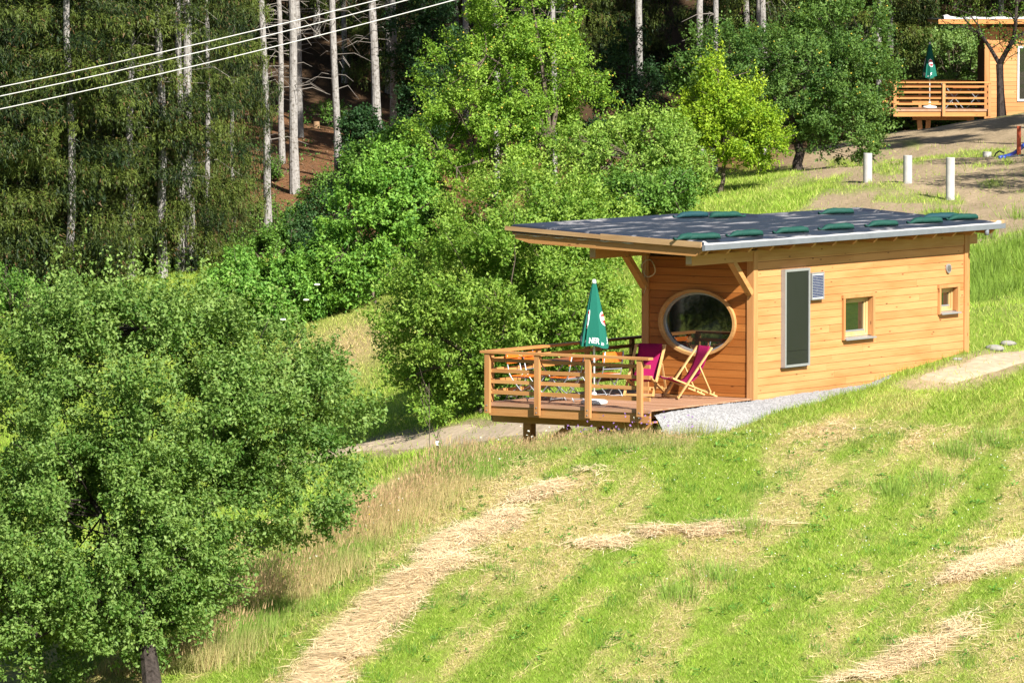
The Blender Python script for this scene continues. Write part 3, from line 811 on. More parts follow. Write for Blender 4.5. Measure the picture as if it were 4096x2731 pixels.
def folding_chair(u_, v_, rz, label):
    t = thing("folding_chair", label, "folding chair", w3(u_, v_, .0), CA + rz, "orange slatted folding chairs round the terrace table")
    hw = .20
    def curve(p, k):
        a, b, c = map(Vector, p); return [(a * (1 - s) ** 2 + b * 2 * s * (1 - s) + c * s * s) for s in np.linspace(0, 1, k)]
    for s in (-1, 1):
        up = [(.24, s * hw, .01), (.22, s * hw, .06)] + [tuple(q) for q in curve(((.20, s * hw, .09), (-.10, s * hw, .36), (-.17, s * hw, .50)), 5)] + [(-.25, s * hw, .87)]
        MB().tube(up, .0125, 6).build("back_upright", 'steel', t, True)
        rl = [(-.27, s * (hw - .03), .01), (-.24, s * (hw - .03), .07)] + [tuple(q) for q in curve(((-.20, s * (hw - .03), .12), (.12, s * (hw - .03), .28), (.20, s * (hw - .03), .43)), 5)]
        MB().tube(rl, .0115, 6).build("leg", 'steel', t, True)
        MB().tube([(.22, s * (hw - .03), .432), (-.16, s * (hw - .03), .432)], .010, 6).build("seat_rail", 'steel', t, True)
    MB().tube([(-.185, -hw, .545), (-.185, hw, .545)], .010, 6).build("cross_tube", 'steel', t)
    MB().tube([(-.15, -hw, .445), (-.15, hw, .445)], .010, 6).build("cross_tube", 'steel', t)
    MB().tube([(.22, -hw, .05), (.22, hw, .05)], .009, 6).build("cross_tube", 'steel', t)
    MB().tube([(-.245, -hw + .03, .06), (-.245, hw - .03, .06)], .009, 6).build("cross_tube", 'steel', t)
    for k in range(5):
        x = -.12 + k * .083; MB().box(x - .032, x + .034, -hw + .0, hw - .0, .444, .461).build("seat_slat", 'orange_slat', t)
    for k, z in enumerate((.715, .815)):
        x = -.25 + (.87 - z) * .216
        o = MB().bar((x + .021, -hw - .03, z), (x + .021, hw + .03, z), .016, .085, (0, 0, 1)).build("back_slat", 'orange_slat', t)
        for s in (-1, 1):
            MB().tube([(x + .028, s * hw, z), (x + .033, s * hw, z)], .010, 6).build("bolt", 'white', o)
    return t
folding_chair(-2.80, 3.24, -pi / 2, "orange slatted folding chair at the table's end next to the corner post")
folding_chair(-2.28, 3.22, -pi / 2 + radians(6), "orange slatted folding chair between the table and the far railing")
folding_chair(-2.70, 2.34, pi / 2, "orange slatted folding chair with its back to the front railing")
folding_chair(-1.45, 2.28, pi / 2 - radians(24), "orange slatted folding chair behind the closed parasol's pole")
t = thing("folding_table", "red-brown folding garden table with grey crossed legs on the terrace", "table", w3(-2.0, 2.80, 0), CA)
for k in range(6):
    y = -.33 + k * .111; MB().box(-.6, .6, y, y + .106, .70, .722).build("table_slat", 'orange_slat_y', t)
for s in (-.5, .5):
    MB().box(s - .02, s + .02, -.32, .32, .68, .698).build("batten", 'orange_slat_y', t)
    for q in (-1, 1):
        MB().tube([(s + .02 * q, -.3 * q, .01), (s + .02 * q, -.24 * q, .08), (s + .02 * q, .2 * q, .6), (s + .02 * q, .27 * q, .675)], .013, 6).build("leg", 'steel', t, True)
MB().tube([(-.5, 0, .345), (.5, 0, .345)], .01, 6).build("cross_tube", 'steel', t)

# ------------------------------------------------------------------ closed parasol
FOLD = [(-180, .92), (-150, 1.0), (-120, .9), (-92, 1.0), (-58, 1.02), (-54, .86), (-36, 1.0), (-32, .88), (24, 1.0), (29, .80), (62, 1.06), (90, 1.0), (95, .85), (125, 1.0), (150, .86), (180, .92)]
FA = np.array([f_[0] for f_ in FOLD], float); FR = np.array([f_[1] for f_ in FOLD])
def fold_r(th, t):                                 # th degrees, t 0 (top) .. 1 (hem); straight facets between the folds
    th = (th + 180) % 360 - 180
    i = min(np.searchsorted(FA, th, side='right') - 1, len(FA) - 2)
    a0, a1 = radians(FA[i]), radians(FA[i + 1])
    amp = min(1.0, .25 + t)
    r0, r1 = 1 + (FR[i] - 1) * amp, 1 + (FR[i + 1] - 1) * amp
    a = radians(th)
    den = r0 * sin(a - a0) + r1 * sin(a1 - a)
    return r0 * r1 * sin(a1 - a0) / max(den, 1e-6)
def base_r(t): return .034 + .235 * t ** .92
def parasol(loc, tocam, label, hub=1.08, top=2.26, text=True, rot=0):
    t_ = thing("parasol", label, "parasol", loc, tocam)
    def P_(th, t, off=0.0):                         # th 0 faces +x of the thing (turned to the viewer side)
        r = base_r(t) * fold_r(th, t) + off; a = radians(th + rot)
        hem = .028 * cos(radians(th * 3)) * t ** 6
        tilt = -.075 * cos(radians(th - 35)) * t ** 3
        return (r * cos(a), r * sin(a), top - .05 - t * (top - .05 - hub) + hem + tilt * .6)
    angs = []
    for i in range(len(FOLD) - 1):
        for k in range(4): angs.append(FA[i] + (FA[i + 1] - FA[i]) * k / 4)
    T = np.linspace(0, 1, 13); n = len(angs); vs_ = [P_(a, t) for t in T for a in angs]
    m = MB(); m.add(vs_, [(j * n + k, (j + 1) * n + k, (j + 1) * n + (k + 1) % n, j * n + (k + 1) % n) for j in range(len(T) - 1) for k in range(n)])
    hem = [P_(a, 1) for a in angs]; m.add(hem + [(h[0] * .2, h[1] * .2, h[2] + .12) for h in hem], [(k, (k + 1) % n, (k + 1) % n + n, k + n) for k in range(n)])
    can = m.build("canopy", 'parasol', t_)
    MB().lathe([(.042, top - .07), (.040, top - .045), (.030, top), (.012, top + .005)], n=14).build("finial", 'white', t_, True)
    MB().tube([(0, 0, .03), (0, 0, hub + .9)], .019, 12).build("pole", 'white', t_, True)
    b = MB().lathe([(.235, 0), (.245, .015), (.245, .05), (.20, .075), (.05, .085), (.045, .20), (.03, .21)], n=32).build("base", 'white', t_, True)
    def surf(name, pts2, fs, material, off):        # flat print wrapped on the cloth: pts2 = (angle, t)
        m = MB(); m.add([P_(a, t, off) for a, t in pts2], fs); return m.build(name, material, can)
    def patch(name, a0, a1, t0, t1, material, off, round_=.0, shear=0.0):
        N = 8; pts2 = []; fs = []
        for j in range(N + 1):
            s = j / N; t = t0 + (t1 - t0) * s
            w_ = 1 - round_ + round_ * math.sqrt(max(0, 1 - (2 * s - 1) ** 2))
            c_ = (a0 + a1) / 2 + shear * (s - .5)
            for k in range(N + 1): pts2.append((c_ + (a1 - a0) / 2 * w_ * (2 * k / N - 1), t))
        fs = [(j * (N + 1) + k, (j + 1) * (N + 1) + k, (j + 1) * (N + 1) + k + 1, j * (N + 1) + k + 1) for j in range(N) for k in range(N)]
        return surf(name, pts2, fs, material, off)
    def word(body, a0, t0, h, squeeze=1.0, shear=0.0, bold=.02):
        cu = bpy.data.curves.new("lettering", 'FONT'); cu.body = body; cu.size = 1; cu.offset = bold; cu.shear = shear
        o = bpy.data.objects.new("lettering", cu); COL.objects.link(o)
        dg = bpy.context.evaluated_depsgraph_get(); dg.update()
        me_ = bpy.data.meshes.new_from_object(o.evaluated_get(dg)); bpy.data.objects.remove(o)
        L = top - .05 - hub
        for v in me_.vertices:
            t = t0 - v.co.y * h / L; r = base_r(t)
            v.co = P_(a0 + math.degrees(v.co.x * h * squeeze / r), t, .004)
        me_.materials.append(M['whiteprint']); link("lettering", me_, can)
    if text:
        patch("emblem", -53, -33, .44, .73, 'whiteprint', .004, .25, -4)
        patch("emblem_band", -49, -34.5, .455, .50, 'red', .006, 0, 0); patch("emblem_band", -51, -36, .675, .715, 'red', .006, 0, 0)
        patch("emblem_mark", -46, -40, .555, .585, 'ochre', .006, .3); patch("emblem_mark", -47, -41, .59, .625, 'dark', .006, .5); patch("emblem_mark", -44, -39, .635, .66, 'dark', .006, .5)
        patch("emblem", 44, 98, .46, .70, 'whiteprint', .004, 1.0, 14)
        patch("emblem_disc", 50, 96, .48, .68, 'red', .006, 1.0, 12)
        patch("emblem_band", 51, 94, .545, .60, 'whiteprint', .008, .2)
        word("SCH", 54, .592, .050, 1, 0, .01)
        word("NER", -27, .958, .145, .80, 0, .012)
        word("N", -84, .945, .13, .95, 0, .012); word("der", -52, .945, .085, .55, .3, .02)
        word("im", 36, .958, .07, .8, .3, .02); word("F", 58, .935, .13, .9, .3, .03)
    return t_, patch
# the viewer-facing side of the cloth is turned towards the open meadow in front of the terrace
pl = W(-2.80, 1.68, 0)
parasol(tuple(pl), -pi / 2, "closed green parasol with red emblems and white lettering on the near terrace")

# ------------------------------------------------------------------ sandbags on the roof
def make_bag(seed, material, stripe):
    r_ = random.Random(seed); m = MB()
    L = .74; N = 12; prof = []
    for k in range(N + 1):
        s = k / N; x = -L / 2 + L * s
        rad = .068 * (1 - abs(2 * s - 1) ** 7) ** .5 * (1 + .04 * sin(s * 9 + seed)) + .006
        prof.append((x, rad))
    prof = [(-L / 2 - .11, .035), (-L / 2 - .05, .014)] + prof[1:]
    n = 12; vs_ = []
    for i, (x, rad) in enumerate(prof):
        for k in range(n):
            a = 2 * pi * k / n; wob = 1 + .07 * sin(k * 2.1 + i * 1.9 + seed)
            y = rad * 1.15 * wob * cos(a); z = rad * .80 * (1 + sin(a) * wob)
            vs_.append((x, y + .012 * sin(i * .8 + seed), max(z, .0)))
    m.add(vs_, [(i * n + k, i * n + (k + 1) % n, (i + 1) * n + (k + 1) % n, (i + 1) * n + k) for i in range(len(prof) - 1) for k in range(n)] + [tuple(range(n - 1, -1, -1)), tuple((len(prof) - 1) * n + k for k in range(n))])
    me = m.build("tmp", material, None, True).data
    bpy.data.objects.remove(bpy.data.objects["tmp"])
    sme = None
    if stripe:
        m = MB(); vs_ = []
        for x, rad in prof[2:-1]:
            for a in (1.35, 1.55): vs_.append((x, rad * 1.2 * cos(a + .9 * x) + .0, rad * .82 * (1 + sin(a + .9 * x)) + .006))
        m.add(vs_, [(2 * i, 2 * i + 1, 2 * i + 3, 2 * i + 2) for i in range(len(prof) - 4)])
        sme = m.build("tmp", 'bagstripe', None).data; bpy.data.objects.remove(bpy.data.objects["tmp"])
    return me, sme
kinds = {k: make_bag(*a) for k, a in dict(a=(1, 'bag', False), b=(2, 'bag', True), c=(3, 'bag_teal', False), d=(4, 'bag', False)).items()}
GB = "green sandbags weighting the roof edge"
for kk, u_, v_, rz, lab in [
    ('a', -1.95, -.14, -22, "crumpled green sandbag at the gutter's front end on the roof"),
    ('d', -2.15, -.02, -12, "slack flat green sandbag beside the roof's front corner"),
    ('b', -.42, -.12, -20, "green sandbag with a yellow seam, second from the roof's front corner along the gutter"),
    ('a', 1.20, -.12, -18, "plain green sandbag above the tall black wall panel, along the gutter"),
    ('b', 2.86, -.11, -20, "green sandbag with a yellow seam, above the small solar panel and square window"),
    ('d', 4.55, -.10, -18, "fat plain green sandbag in the middle of the gutter row"),
    ('a', 6.20, -.10, -22, "plain green sandbag above the round wall vent, along the gutter"),
    ('c', 7.45, .34, -28, "dark teal sandbag lying askew in the heap at the rear gutter corner"),
    ('b', 7.72, .42, -38, "green sandbag with a yellow seam underneath the heap at the rear gutter corner"),
    ('d', 7.85, .02, -18, "plain green sandbag ending the gutter row at the rear corner"),
    ('d', 6.9, 2.30, -25, "lone green sandbag on the far rear edge of the roof"),
    ('a', 3.72, 2.95, 160, "plain green sandbag at the inner step of the roof edge"),
    ('c', 3.15, 3.30, -20, "dark teal sandbag by the far roof edge next to the inner step")]:
    t = thing("sandbag", lab, "sandbag", w3(u_, v_, RT(v_) + .004), CA + radians(rz), GB)
    t.rotation_euler = (0, 0, CA + radians(rz))
    link("bag", kinds[kk][0], t)
    if kinds[kk][1]: link("seam", kinds[kk][1], t)

# ================================================================== GRAVEL BANK
inner = [(-3.36, .03, -.10), (-2.2, .02, -.06), (-1, .01, -.045), (0, -.03, -.045), (1.5, -.015, -.02), (3, -.015, .0), (4.9, -.012, .03)]
outer = [(-3.30, -.26), (-2.2, -.42), (-1.0, -.55), (.3, -.54), (1.8, -.46), (3.3, -.30), (4.9, -.10)]
N, K = 60, 12
Vg = []
for i in range(N):
    k = i / (N - 1) * (len(inner) - 1.0001); j = int(k); f = k - j
    a = np.array(inner[j]) * (1 - f) + np.array(inner[j + 1]) * f; o = np.array(outer[j]) * (1 - f) + np.array(outer[j + 1]) * f
    o = o + (o - a[:2]) * .18 * (random.random() - .5)
    for c in range(K):
        t = c / (K - 1); uv = a[:2] * (1 - t) + o * t; p_ = W(uv[0], uv[1]); g = float(hgt(p_[0], p_[1]))
        z = a[2] * (1 - t ** 1.4) + (g - .02) * t ** 1.4
        Vg.append((p_[0], p_[1], max(z, g - .05 + .06 * (t < .95)) + (random.random() - .5) * .025))
m = MB(); m.v = Vg; m.f = [(i * K + c, i * K + c + 1, (i + 1) * K + c + 1, (i + 1) * K + c) for i in range(N - 1) for c in range(K - 1)]
gb = tag(m.build("gravel_bank", 'gravel', None, True), "pale grey gravel banked up along the cabin base", kind="structure")
Vg = np.array(Vg).reshape(N, K, 3)
def pebbles(P, smin, smax):
    n = len(P); s = rng.uniform(smin, smax, n)[:, None]
    base = np.array([(1, 0, 0), (-.5, .87, 0), (-.5, -.87, 0), (0, 0, 1), (0, 0, -.6)])
    a = rng.uniform(0, 2 * pi, n); R = np.stack([np.stack([np.cos(a), -np.sin(a)], 1), np.stack([np.sin(a), np.cos(a)], 1)], 1)
    V = np.repeat(base[None], n, 0) * rng.uniform(.6, 1.3, (n, 5, 1)); V[:, :, :2] = np.einsum('nij,nkj->nki', R, V[:, :, :2])
    V = V * s[:, None] + P[:, None]
    f = np.array([(0, 1, 3), (1, 2, 3), (2, 0, 3), (1, 0, 4), (2, 1, 4), (0, 2, 4)])
    return V.reshape(-1, 3), (np.arange(n)[:, None, None] * 5 + f[None]).reshape(-1, 3)
ii = rng.integers(0, N - 1, 6000); cc = rng.integers(0, K - 1, 6000); fa, fb = rng.random((2, 6000, 1))
P = (Vg[ii, cc] * (1 - fa) + Vg[ii + 1, cc] * fa) * (1 - fb) + (Vg[ii, cc + 1] * (1 - fa) + Vg[ii + 1, cc + 1] * fa) * fb
V, F = pebbles(P, .007, .02)
tag(link("gravel", tris_mesh("gravel", V, F, None, 'gravel')), "loose pale gravel stones along the cabin base", kind="stuff")

# ================================================================== TREES
def leaf_arrays(C, A, Nn, L, Wd, colr):
    """folded leaves: centre C, axis A, normal Nn, length L, width Wd"""
    A = unit(A); S = unit(np.cross(A, Nn)); U = np.cross(S, A)
    L = L[:, None]; Wd = Wd[:, None]
    v0 = C; v1 = C + A * L * .45 + S * Wd * .5 + U * Wd * .16; v2 = C + A * L - U * L * .12; v3 = C + A * L * .45 - S * Wd * .5 + U * Wd * .16
    V = np.stack([v0, v1, v2, v3], 1).reshape(-1, 3); n = len(C)
    F = (np.arange(n)[:, None, None] * 4 + np.array([(0, 1, 2), (0, 2, 3)])[None]).reshape(-1, 3)
    return V, F, np.repeat(colr, 4, 0)
def rdir(n):
    v = rng.normal(size=(n, 3)); return unit(v)
def broadleaf(name, label, cat, base, blobs, nshoot, leaves_per, lsize, pal, trunk_r=.11, shoots=0, gap=.40, bark='bark', leafm='leaf', fork=.35, fruit=0, group=None, shell=.62, droop=.15, nscale=1.5, trunk_to=None):
    """blobs: list of (cx, cy, cz, rx, ry, rz) in world; pal: two colours dark/light"""
    B = np.array(blobs, float); base = np.array(base, float)
    vol = B[:, 3] * B[:, 4] * B[:, 5]; which = rng.choice(len(B), nshoot * 4, p=vol / vol.sum())
    d = rdir(nshoot * 4); rad = np.where(rng.random(nshoot * 4) < .72, rng.uniform(shell, 1.0, nshoot * 4), rng.uniform(.15, 1, nshoot * 4) ** .6)
    lump = noise3(d * 2.2 + which[:, None] * 5.3 + 11) * .5 + .75                 # uneven outline
    P = B[which, :3] + d * B[which, 3:] * (rad * lump)[:, None]
    keep = noise3(P * nscale + 31.7 + len(name)) * .7 + noise3(P * nscale * 2.3 + 3.1) * .3 > gap
    keep &= P[:, 2] > hgt(P[:, 0], P[:, 1]) + .12
    P = P[keep][:nshoot]; d = d[keep][:nshoot]; n = len(P)
    nb = max(6, n // 42); bc = P[rng.choice(n, nb, replace=False)]                # boughs: draw the shoots together in clumps
    bi = np.concatenate([np.argmin(((P[i:i + 1500, None] - bc[None]) ** 2).sum(2), 1) for i in range(0, n, 1500)])
    P = bc[bi] + (P - bc[bi]) * np.array([.74, .74, .66]); btone = rng.normal(0, .10, nb)[bi]
    P[:, 2] = np.maximum(P[:, 2], hgt(P[:, 0], P[:, 1]) + .12)
    sd_ = unit(d * .8 + rng.normal(size=(n, 3)) * .45 + np.array([0, 0, .45]))
    sl_ = rng.uniform(.18, .42, n)
    if shoots:                                                                    # upright water shoots on top
        topz = np.argsort(-(P[:, 2] + rng.normal(size=n) * .35))[:shoots * 4]; pick = rng.choice(topz, shoots)
        P = np.r_[P, P[pick] + np.array([0, 0, .1])]; btone = np.r_[btone, np.full(shoots, .42)]; d = np.r_[d, d[pick]]; d2 = rng.normal(size=(shoots, 3)) * .14 + np.array([0, 0, 1]); sd_ = np.r_[sd_, unit(d2)]; sl_ = np.r_[sl_, rng.uniform(.4, 1.0, shoots)]
        n = len(P)
    k = leaves_per
    t = rng.random((n, k)); t[:, 0] = 1
    C = P[:, None] + sd_[:, None] * (sl_[:, None] * (t - .15))[..., None] + rng.normal(size=(n, k, 3)) * .035
    A = sd_[:, None] * .5 + rng.normal(size=(n, k, 3)) * .75 + np.array([0, 0, -droop])
    Nn = (d * .7 + rng.normal(size=(n, 3)) * .45 + np.array([0, 0, .6]))[:, None] + rng.normal(size=(n, k, 3)) * .38
    L = lsize * rng.uniform(.65, 1.25, n * k); Wd = L * rng.uniform(.5, .68, n * k)
    tone = np.clip(rng.normal(.46, .16, (n, 1)) + btone[:, None] + rng.normal(0, .2, (n, k)), 0, 1).reshape(-1, 1)
    col = np.array(pal[0]) * (1 - tone) + np.array(pal[1]) * tone
    V, F, Cc = leaf_arrays(C.reshape(-1, 3), A.reshape(-1, 3), Nn.reshape(-1, 3), L, Wd, col)
    root = thing(name, label, cat, base, 0, group)
    me = tris_mesh("crown", V - base, F, Cc, leafm)
    link("crown", me, root)
    # trunk, limbs and twigs
    m = MB(); H = B[:, 2].max() - base[2]; cz = (B[:, :3] * vol[:, None]).sum(0) / vol.sum()
    f0 = np.array(trunk_to, float) if trunk_to is not None else base + (cz - base) * fork
    pts = [base + (f0 - base) * s + np.r_[rng.normal(size=2) * .04 * (0 < s < 1), 0] for s in (-.12, .0, .35, .7, 1)]
    m.tube([tuple(p - base) for p in pts], [trunk_r * 1.45, trunk_r * 1.25, trunk_r, trunk_r * .92, trunk_r * .85], 9)
    limbs = []
    nl = 8
    for i in range(nl):
        a = 2 * pi * (i + rng.random() * .6) / nl; bl = B[i % len(B)] if len(B) > 1 else B[0]
        e = bl[:3] + bl[3:] * np.array([cos(a) * .62, sin(a) * .62, rng.uniform(-.35, .65)])
        mid = f0 * .5 + e * .5 + np.array([0, 0, .12 * H * rng.uniform(-.4, 1)]) + rng.normal(size=3) * .08 * H * .3
        q = [f0 * (1 - s) ** 2 + mid * 2 * s * (1 - s) + e * s * s for s in np.linspace(0, 1, 7)]
        m.tube([tuple(p - base) for p in q], list(np.linspace(trunk_r * .6, trunk_r * .12, 7)), 6); limbs += q[2:]
    limbs = np.array(limbs)
    for j in rng.choice(n, min(n, 170), replace=False):
        p = P[j]; a = limbs[np.argmin(((limbs - p) ** 2).sum(1))]
        md = (a + p) / 2 + rng.normal(size=3) * .08
        m.tube([tuple(a - base), tuple(md - base), tuple(p + sd_[j] * sl_[j] * .9 - base)], [.017, .011, .004], 4, False)
    m.build("trunk", bark, root)
    if fruit:
        m2 = MB(); fr = MB()
        for j in rng.choice(n, fruit): 
            c = P[j] + sd_[j] * sl_[j] * .5 + d[j % len(d)] * .1 - base; r = .028
            m2.add([(c[0] + x * r, c[1] + y * r, c[2] + z * r) for x, y, z in ((1, 0, 0), (-1, 0, 0), (0, 1, 0), (0, -1, 0), (0, 0, 1), (0, 0, -1))],
                   [(0, 2, 4), (2, 1, 4), (1, 3, 4), (3, 0, 4), (2, 0, 5), (1, 2, 5), (3, 1, 5), (0, 3, 5)])
        m2.build("fruit", 'fruit', root)["kind"] = "stuff"
    return root
def blob(px0, px1, py0, py1, Y, dy=1.0):
    c = at((px0 + px1) / 2, (py0 + py1) / 2, Y); k = mpp(Y); rx = (px1 - px0) / 2 / k; rz = (py1 - py0) / 2 / k
    return (c[0], Y, c[2], rx, rx * dy, rz)
def gpt(px, Y):
    x = (px * 1.7415 - 2048) / FPX * Y * 1.0; return np.array([x, Y, float(hgt(x, Y))])

APPLE = ((.058, .138, .020), (.215, .315, .085))
LIGHT = ((.085, .185, .018), (.270, .385, .072))
YELL = ((.110, .220, .012), (.320, .430, .032))
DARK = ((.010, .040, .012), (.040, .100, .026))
MIDG = ((.045, .125, .016), (.150, .275, .042))
BLUEG = ((.036, .095, .018), (.140, .235, .052))
b0 = np.array([at(352, 1600, 88.7)[0], 88.7, 0.0]); b0[2] = float(hgt(b0[0], b0[1]))
broadleaf("apple_tree", "broad low-branching apple tree with silvery leaves rising before the meadow edge", "tree", b0,
    [blob(-60, 660, 660, 1200, 91.5, .8), blob(380, 870, 760, 1130, 92.5, .9), blob(-160, 520, 980, 1510, 90, .75), blob(480, 860, 1020, 1270, 91.5, .8), blob(250, 600, 1130, 1440, 90, .7), blob(150, 460, 1320, 1540, 89.5, .6), blob(-150, 260, 1300, 1600, 89.5, .6), blob(60, 420, 620, 900, 92, .9)],
    11800, 17, .070, APPLE, .13, shoots=320, gap=.43, fork=.42, trunk_to=at(300, 1330, 90), droop=.25, bark='darkbark')
broadleaf("apple_tree", "round dense apple tree standing just behind the terrace railing", "tree", gpt(1110, 127),
    [blob(890, 1420, 470, 930, 127.5), blob(980, 1470, 400, 640, 128.5), blob(870, 1120, 640, 950, 127), blob(880, 1100, 800, 975, 126.5), blob(1080, 1300, 800, 960, 126.8), blob(1130, 1440, 560, 900, 127)],
    7800, 15, .082, LIGHT, .13, shoots=90, gap=.43, fork=.3)
broadleaf("apple_tree", "tall airy apple tree full of small yellow fruit at the wood's edge", "tree", gpt(1270, 154),
    [blob(980, 1380, 40, 330, 155), blob(1060, 1330, -80, 160, 155), blob(930, 1250, 200, 430, 154), blob(1180, 1440, 180, 400, 154), blob(1000, 1250, 330, 470, 153)],
    5200, 15, .080, ((.090, .195, .018), (.260, .390, .055)), .13, shoots=90, gap=.45, fork=.3, fruit=420, trunk_to=at(1262, 330, 154))
broadleaf("plum_tree", "small yellow-green tree with a thin bent trunk on the grass bank", "tree", gpt(1653, 160),
    [blob(1560, 1790, 180, 390, 160), blob(1600, 1730, 125, 280, 160), blob(1690, 1810, 260, 400, 160), blob(1540, 1680, 230, 340, 159.5)],
    1900, 15, .085, YELL, .06, shoots=30, gap=.43, fork=.3, trunk_to=at(1668, 360, 160))
broadleaf("apple_tree", "large dark green apple tree behind the small yellow-green tree", "tree", gpt(1835, 170),
    [blob(1600, 2060, 30, 330, 171), blob(1520, 1800, 40, 260, 172), blob(1780, 2060, -60, 200, 172), blob(1800, 2070, 200, 400, 170), blob(1520, 1650, 90, 280, 171)],
    5600, 15, .085, BLUEG, .15, shoots=90, gap=.43, fork=.3, fruit=160, bark='darkbark')
def bush(label, blobs_px, Y, n, pal, ls=.092, lp=11, gap=.41, name="bush", group=None, leafm='leaf_dull', shoots=0):
    bl = [blob(*q, Y + (i % 2) * .8) for i, q in enumerate(blobs_px)]
    x = np.mean([q[0] for q in bl]); b = np.array([x, Y, float(hgt(x, Y))])
    return broadleaf(name, label, "bush", b, bl, n, lp, ls, pal, .04, shoots, gap, leafm=leafm, fork=.3, group=group)
bush("leafy green bush crowding below the fruiting apple tree", [(1280, 1620, 270, 480), (1400, 1600, 240, 400), (1470, 1640, 360, 500)], 152, 2600, LIGHT)
bush("walnut-leaved bush above the cabin's roof edge", [(1380, 1610, 390, 520), (1320, 1480, 400, 520)], 149, 1500, MIDG, .09)
bush("bright hazel bush in front of the spruce trunks", [(760, 950, 380, 640), (830, 1000, 330, 560), (680, 880, 520, 700), (850, 960, 520, 700)], 152, 3200, ((.055, .16, .018), (.20, .36, .050)), .105)
bush("dark hornbeam bush shading the forest edge", [(660, 800, 440, 660), (740, 870, 400, 600)], 158, 1700, ((.02, .065, .02), (.07, .15, .04)), .07)
bush("elder bush with white flower heads beside the grass track", [(560, 760, 590, 780), (680, 850, 620, 770), (470, 660, 590, 740)], 152, 3400, ((.065, .18, .022), (.20, .37, .060)), .10, shoots=10)
bush("dense hazel thicket filling the gap between hazel bush and orchard trees", [(800, 950, 300, 470), (860, 1010, 380, 520), (930, 1040, 440, 560)], 158, 2200, MIDG, .10)
bush("bramble thicket on the slope below the outermost pale trunk", [(520, 640, 540, 640), (640, 740, 470, 600), (560, 680, 590, 660)], 163, 1600, MIDG, .09)
bush("low scrub at the foot of the left spruces", [(0, 120, 640, 760), (-60, 60, 620, 720)], 152, 700, MIDG, .08)
bush("pale green bush behind the upper terrace", [(2070, 2270, 70, 250), (2050, 2200, 150, 300), (2160, 2290, 180, 320)], 207, 2600, ((.07, .15, .03), (.20, .30, .08)), .10)
bush("low green bush below the upper terrace", [(2010, 2180, 230, 340), (2120, 2270, 250, 330)], 205.5, 1200, MIDG, .10)
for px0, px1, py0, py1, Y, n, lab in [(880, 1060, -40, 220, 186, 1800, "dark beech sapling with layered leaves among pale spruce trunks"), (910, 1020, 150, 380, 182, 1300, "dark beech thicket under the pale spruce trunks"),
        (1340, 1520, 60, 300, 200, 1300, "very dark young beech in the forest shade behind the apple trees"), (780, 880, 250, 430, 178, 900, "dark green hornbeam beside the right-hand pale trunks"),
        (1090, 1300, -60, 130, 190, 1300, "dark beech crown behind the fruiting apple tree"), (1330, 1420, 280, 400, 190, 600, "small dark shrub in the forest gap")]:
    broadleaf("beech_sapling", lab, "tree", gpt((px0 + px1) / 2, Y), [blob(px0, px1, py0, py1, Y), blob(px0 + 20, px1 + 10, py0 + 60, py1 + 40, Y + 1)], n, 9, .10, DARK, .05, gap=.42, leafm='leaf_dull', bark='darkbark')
# undergrowth on the forest floor
for px0, px1, py0, py1, Y, n, lab in [(580, 660, 380, 450, 180, 420, "small leafy shrub between two pale spruce trunks"), (690, 780, 405, 470, 172, 520, "small leafy shrub on the red-brown forest floor"), (600, 700, 500, 580, 166, 500, "loose shrub around the foot of the outermost pale trunk"),
        (570, 640, 470, 540, 170, 320, "sparse shrub beside the drooping spruce skirt"), (720, 800, 240, 290, 196, 260, "little shrub high on the forest floor")]:
    broadleaf("shrub", lab, "shrub", gpt((px0 + px1) / 2, Y), [blob(px0, px1, py0, py1, Y)], n, 10, .075, MIDG, .025, gap=.44, leafm='leaf_dull')

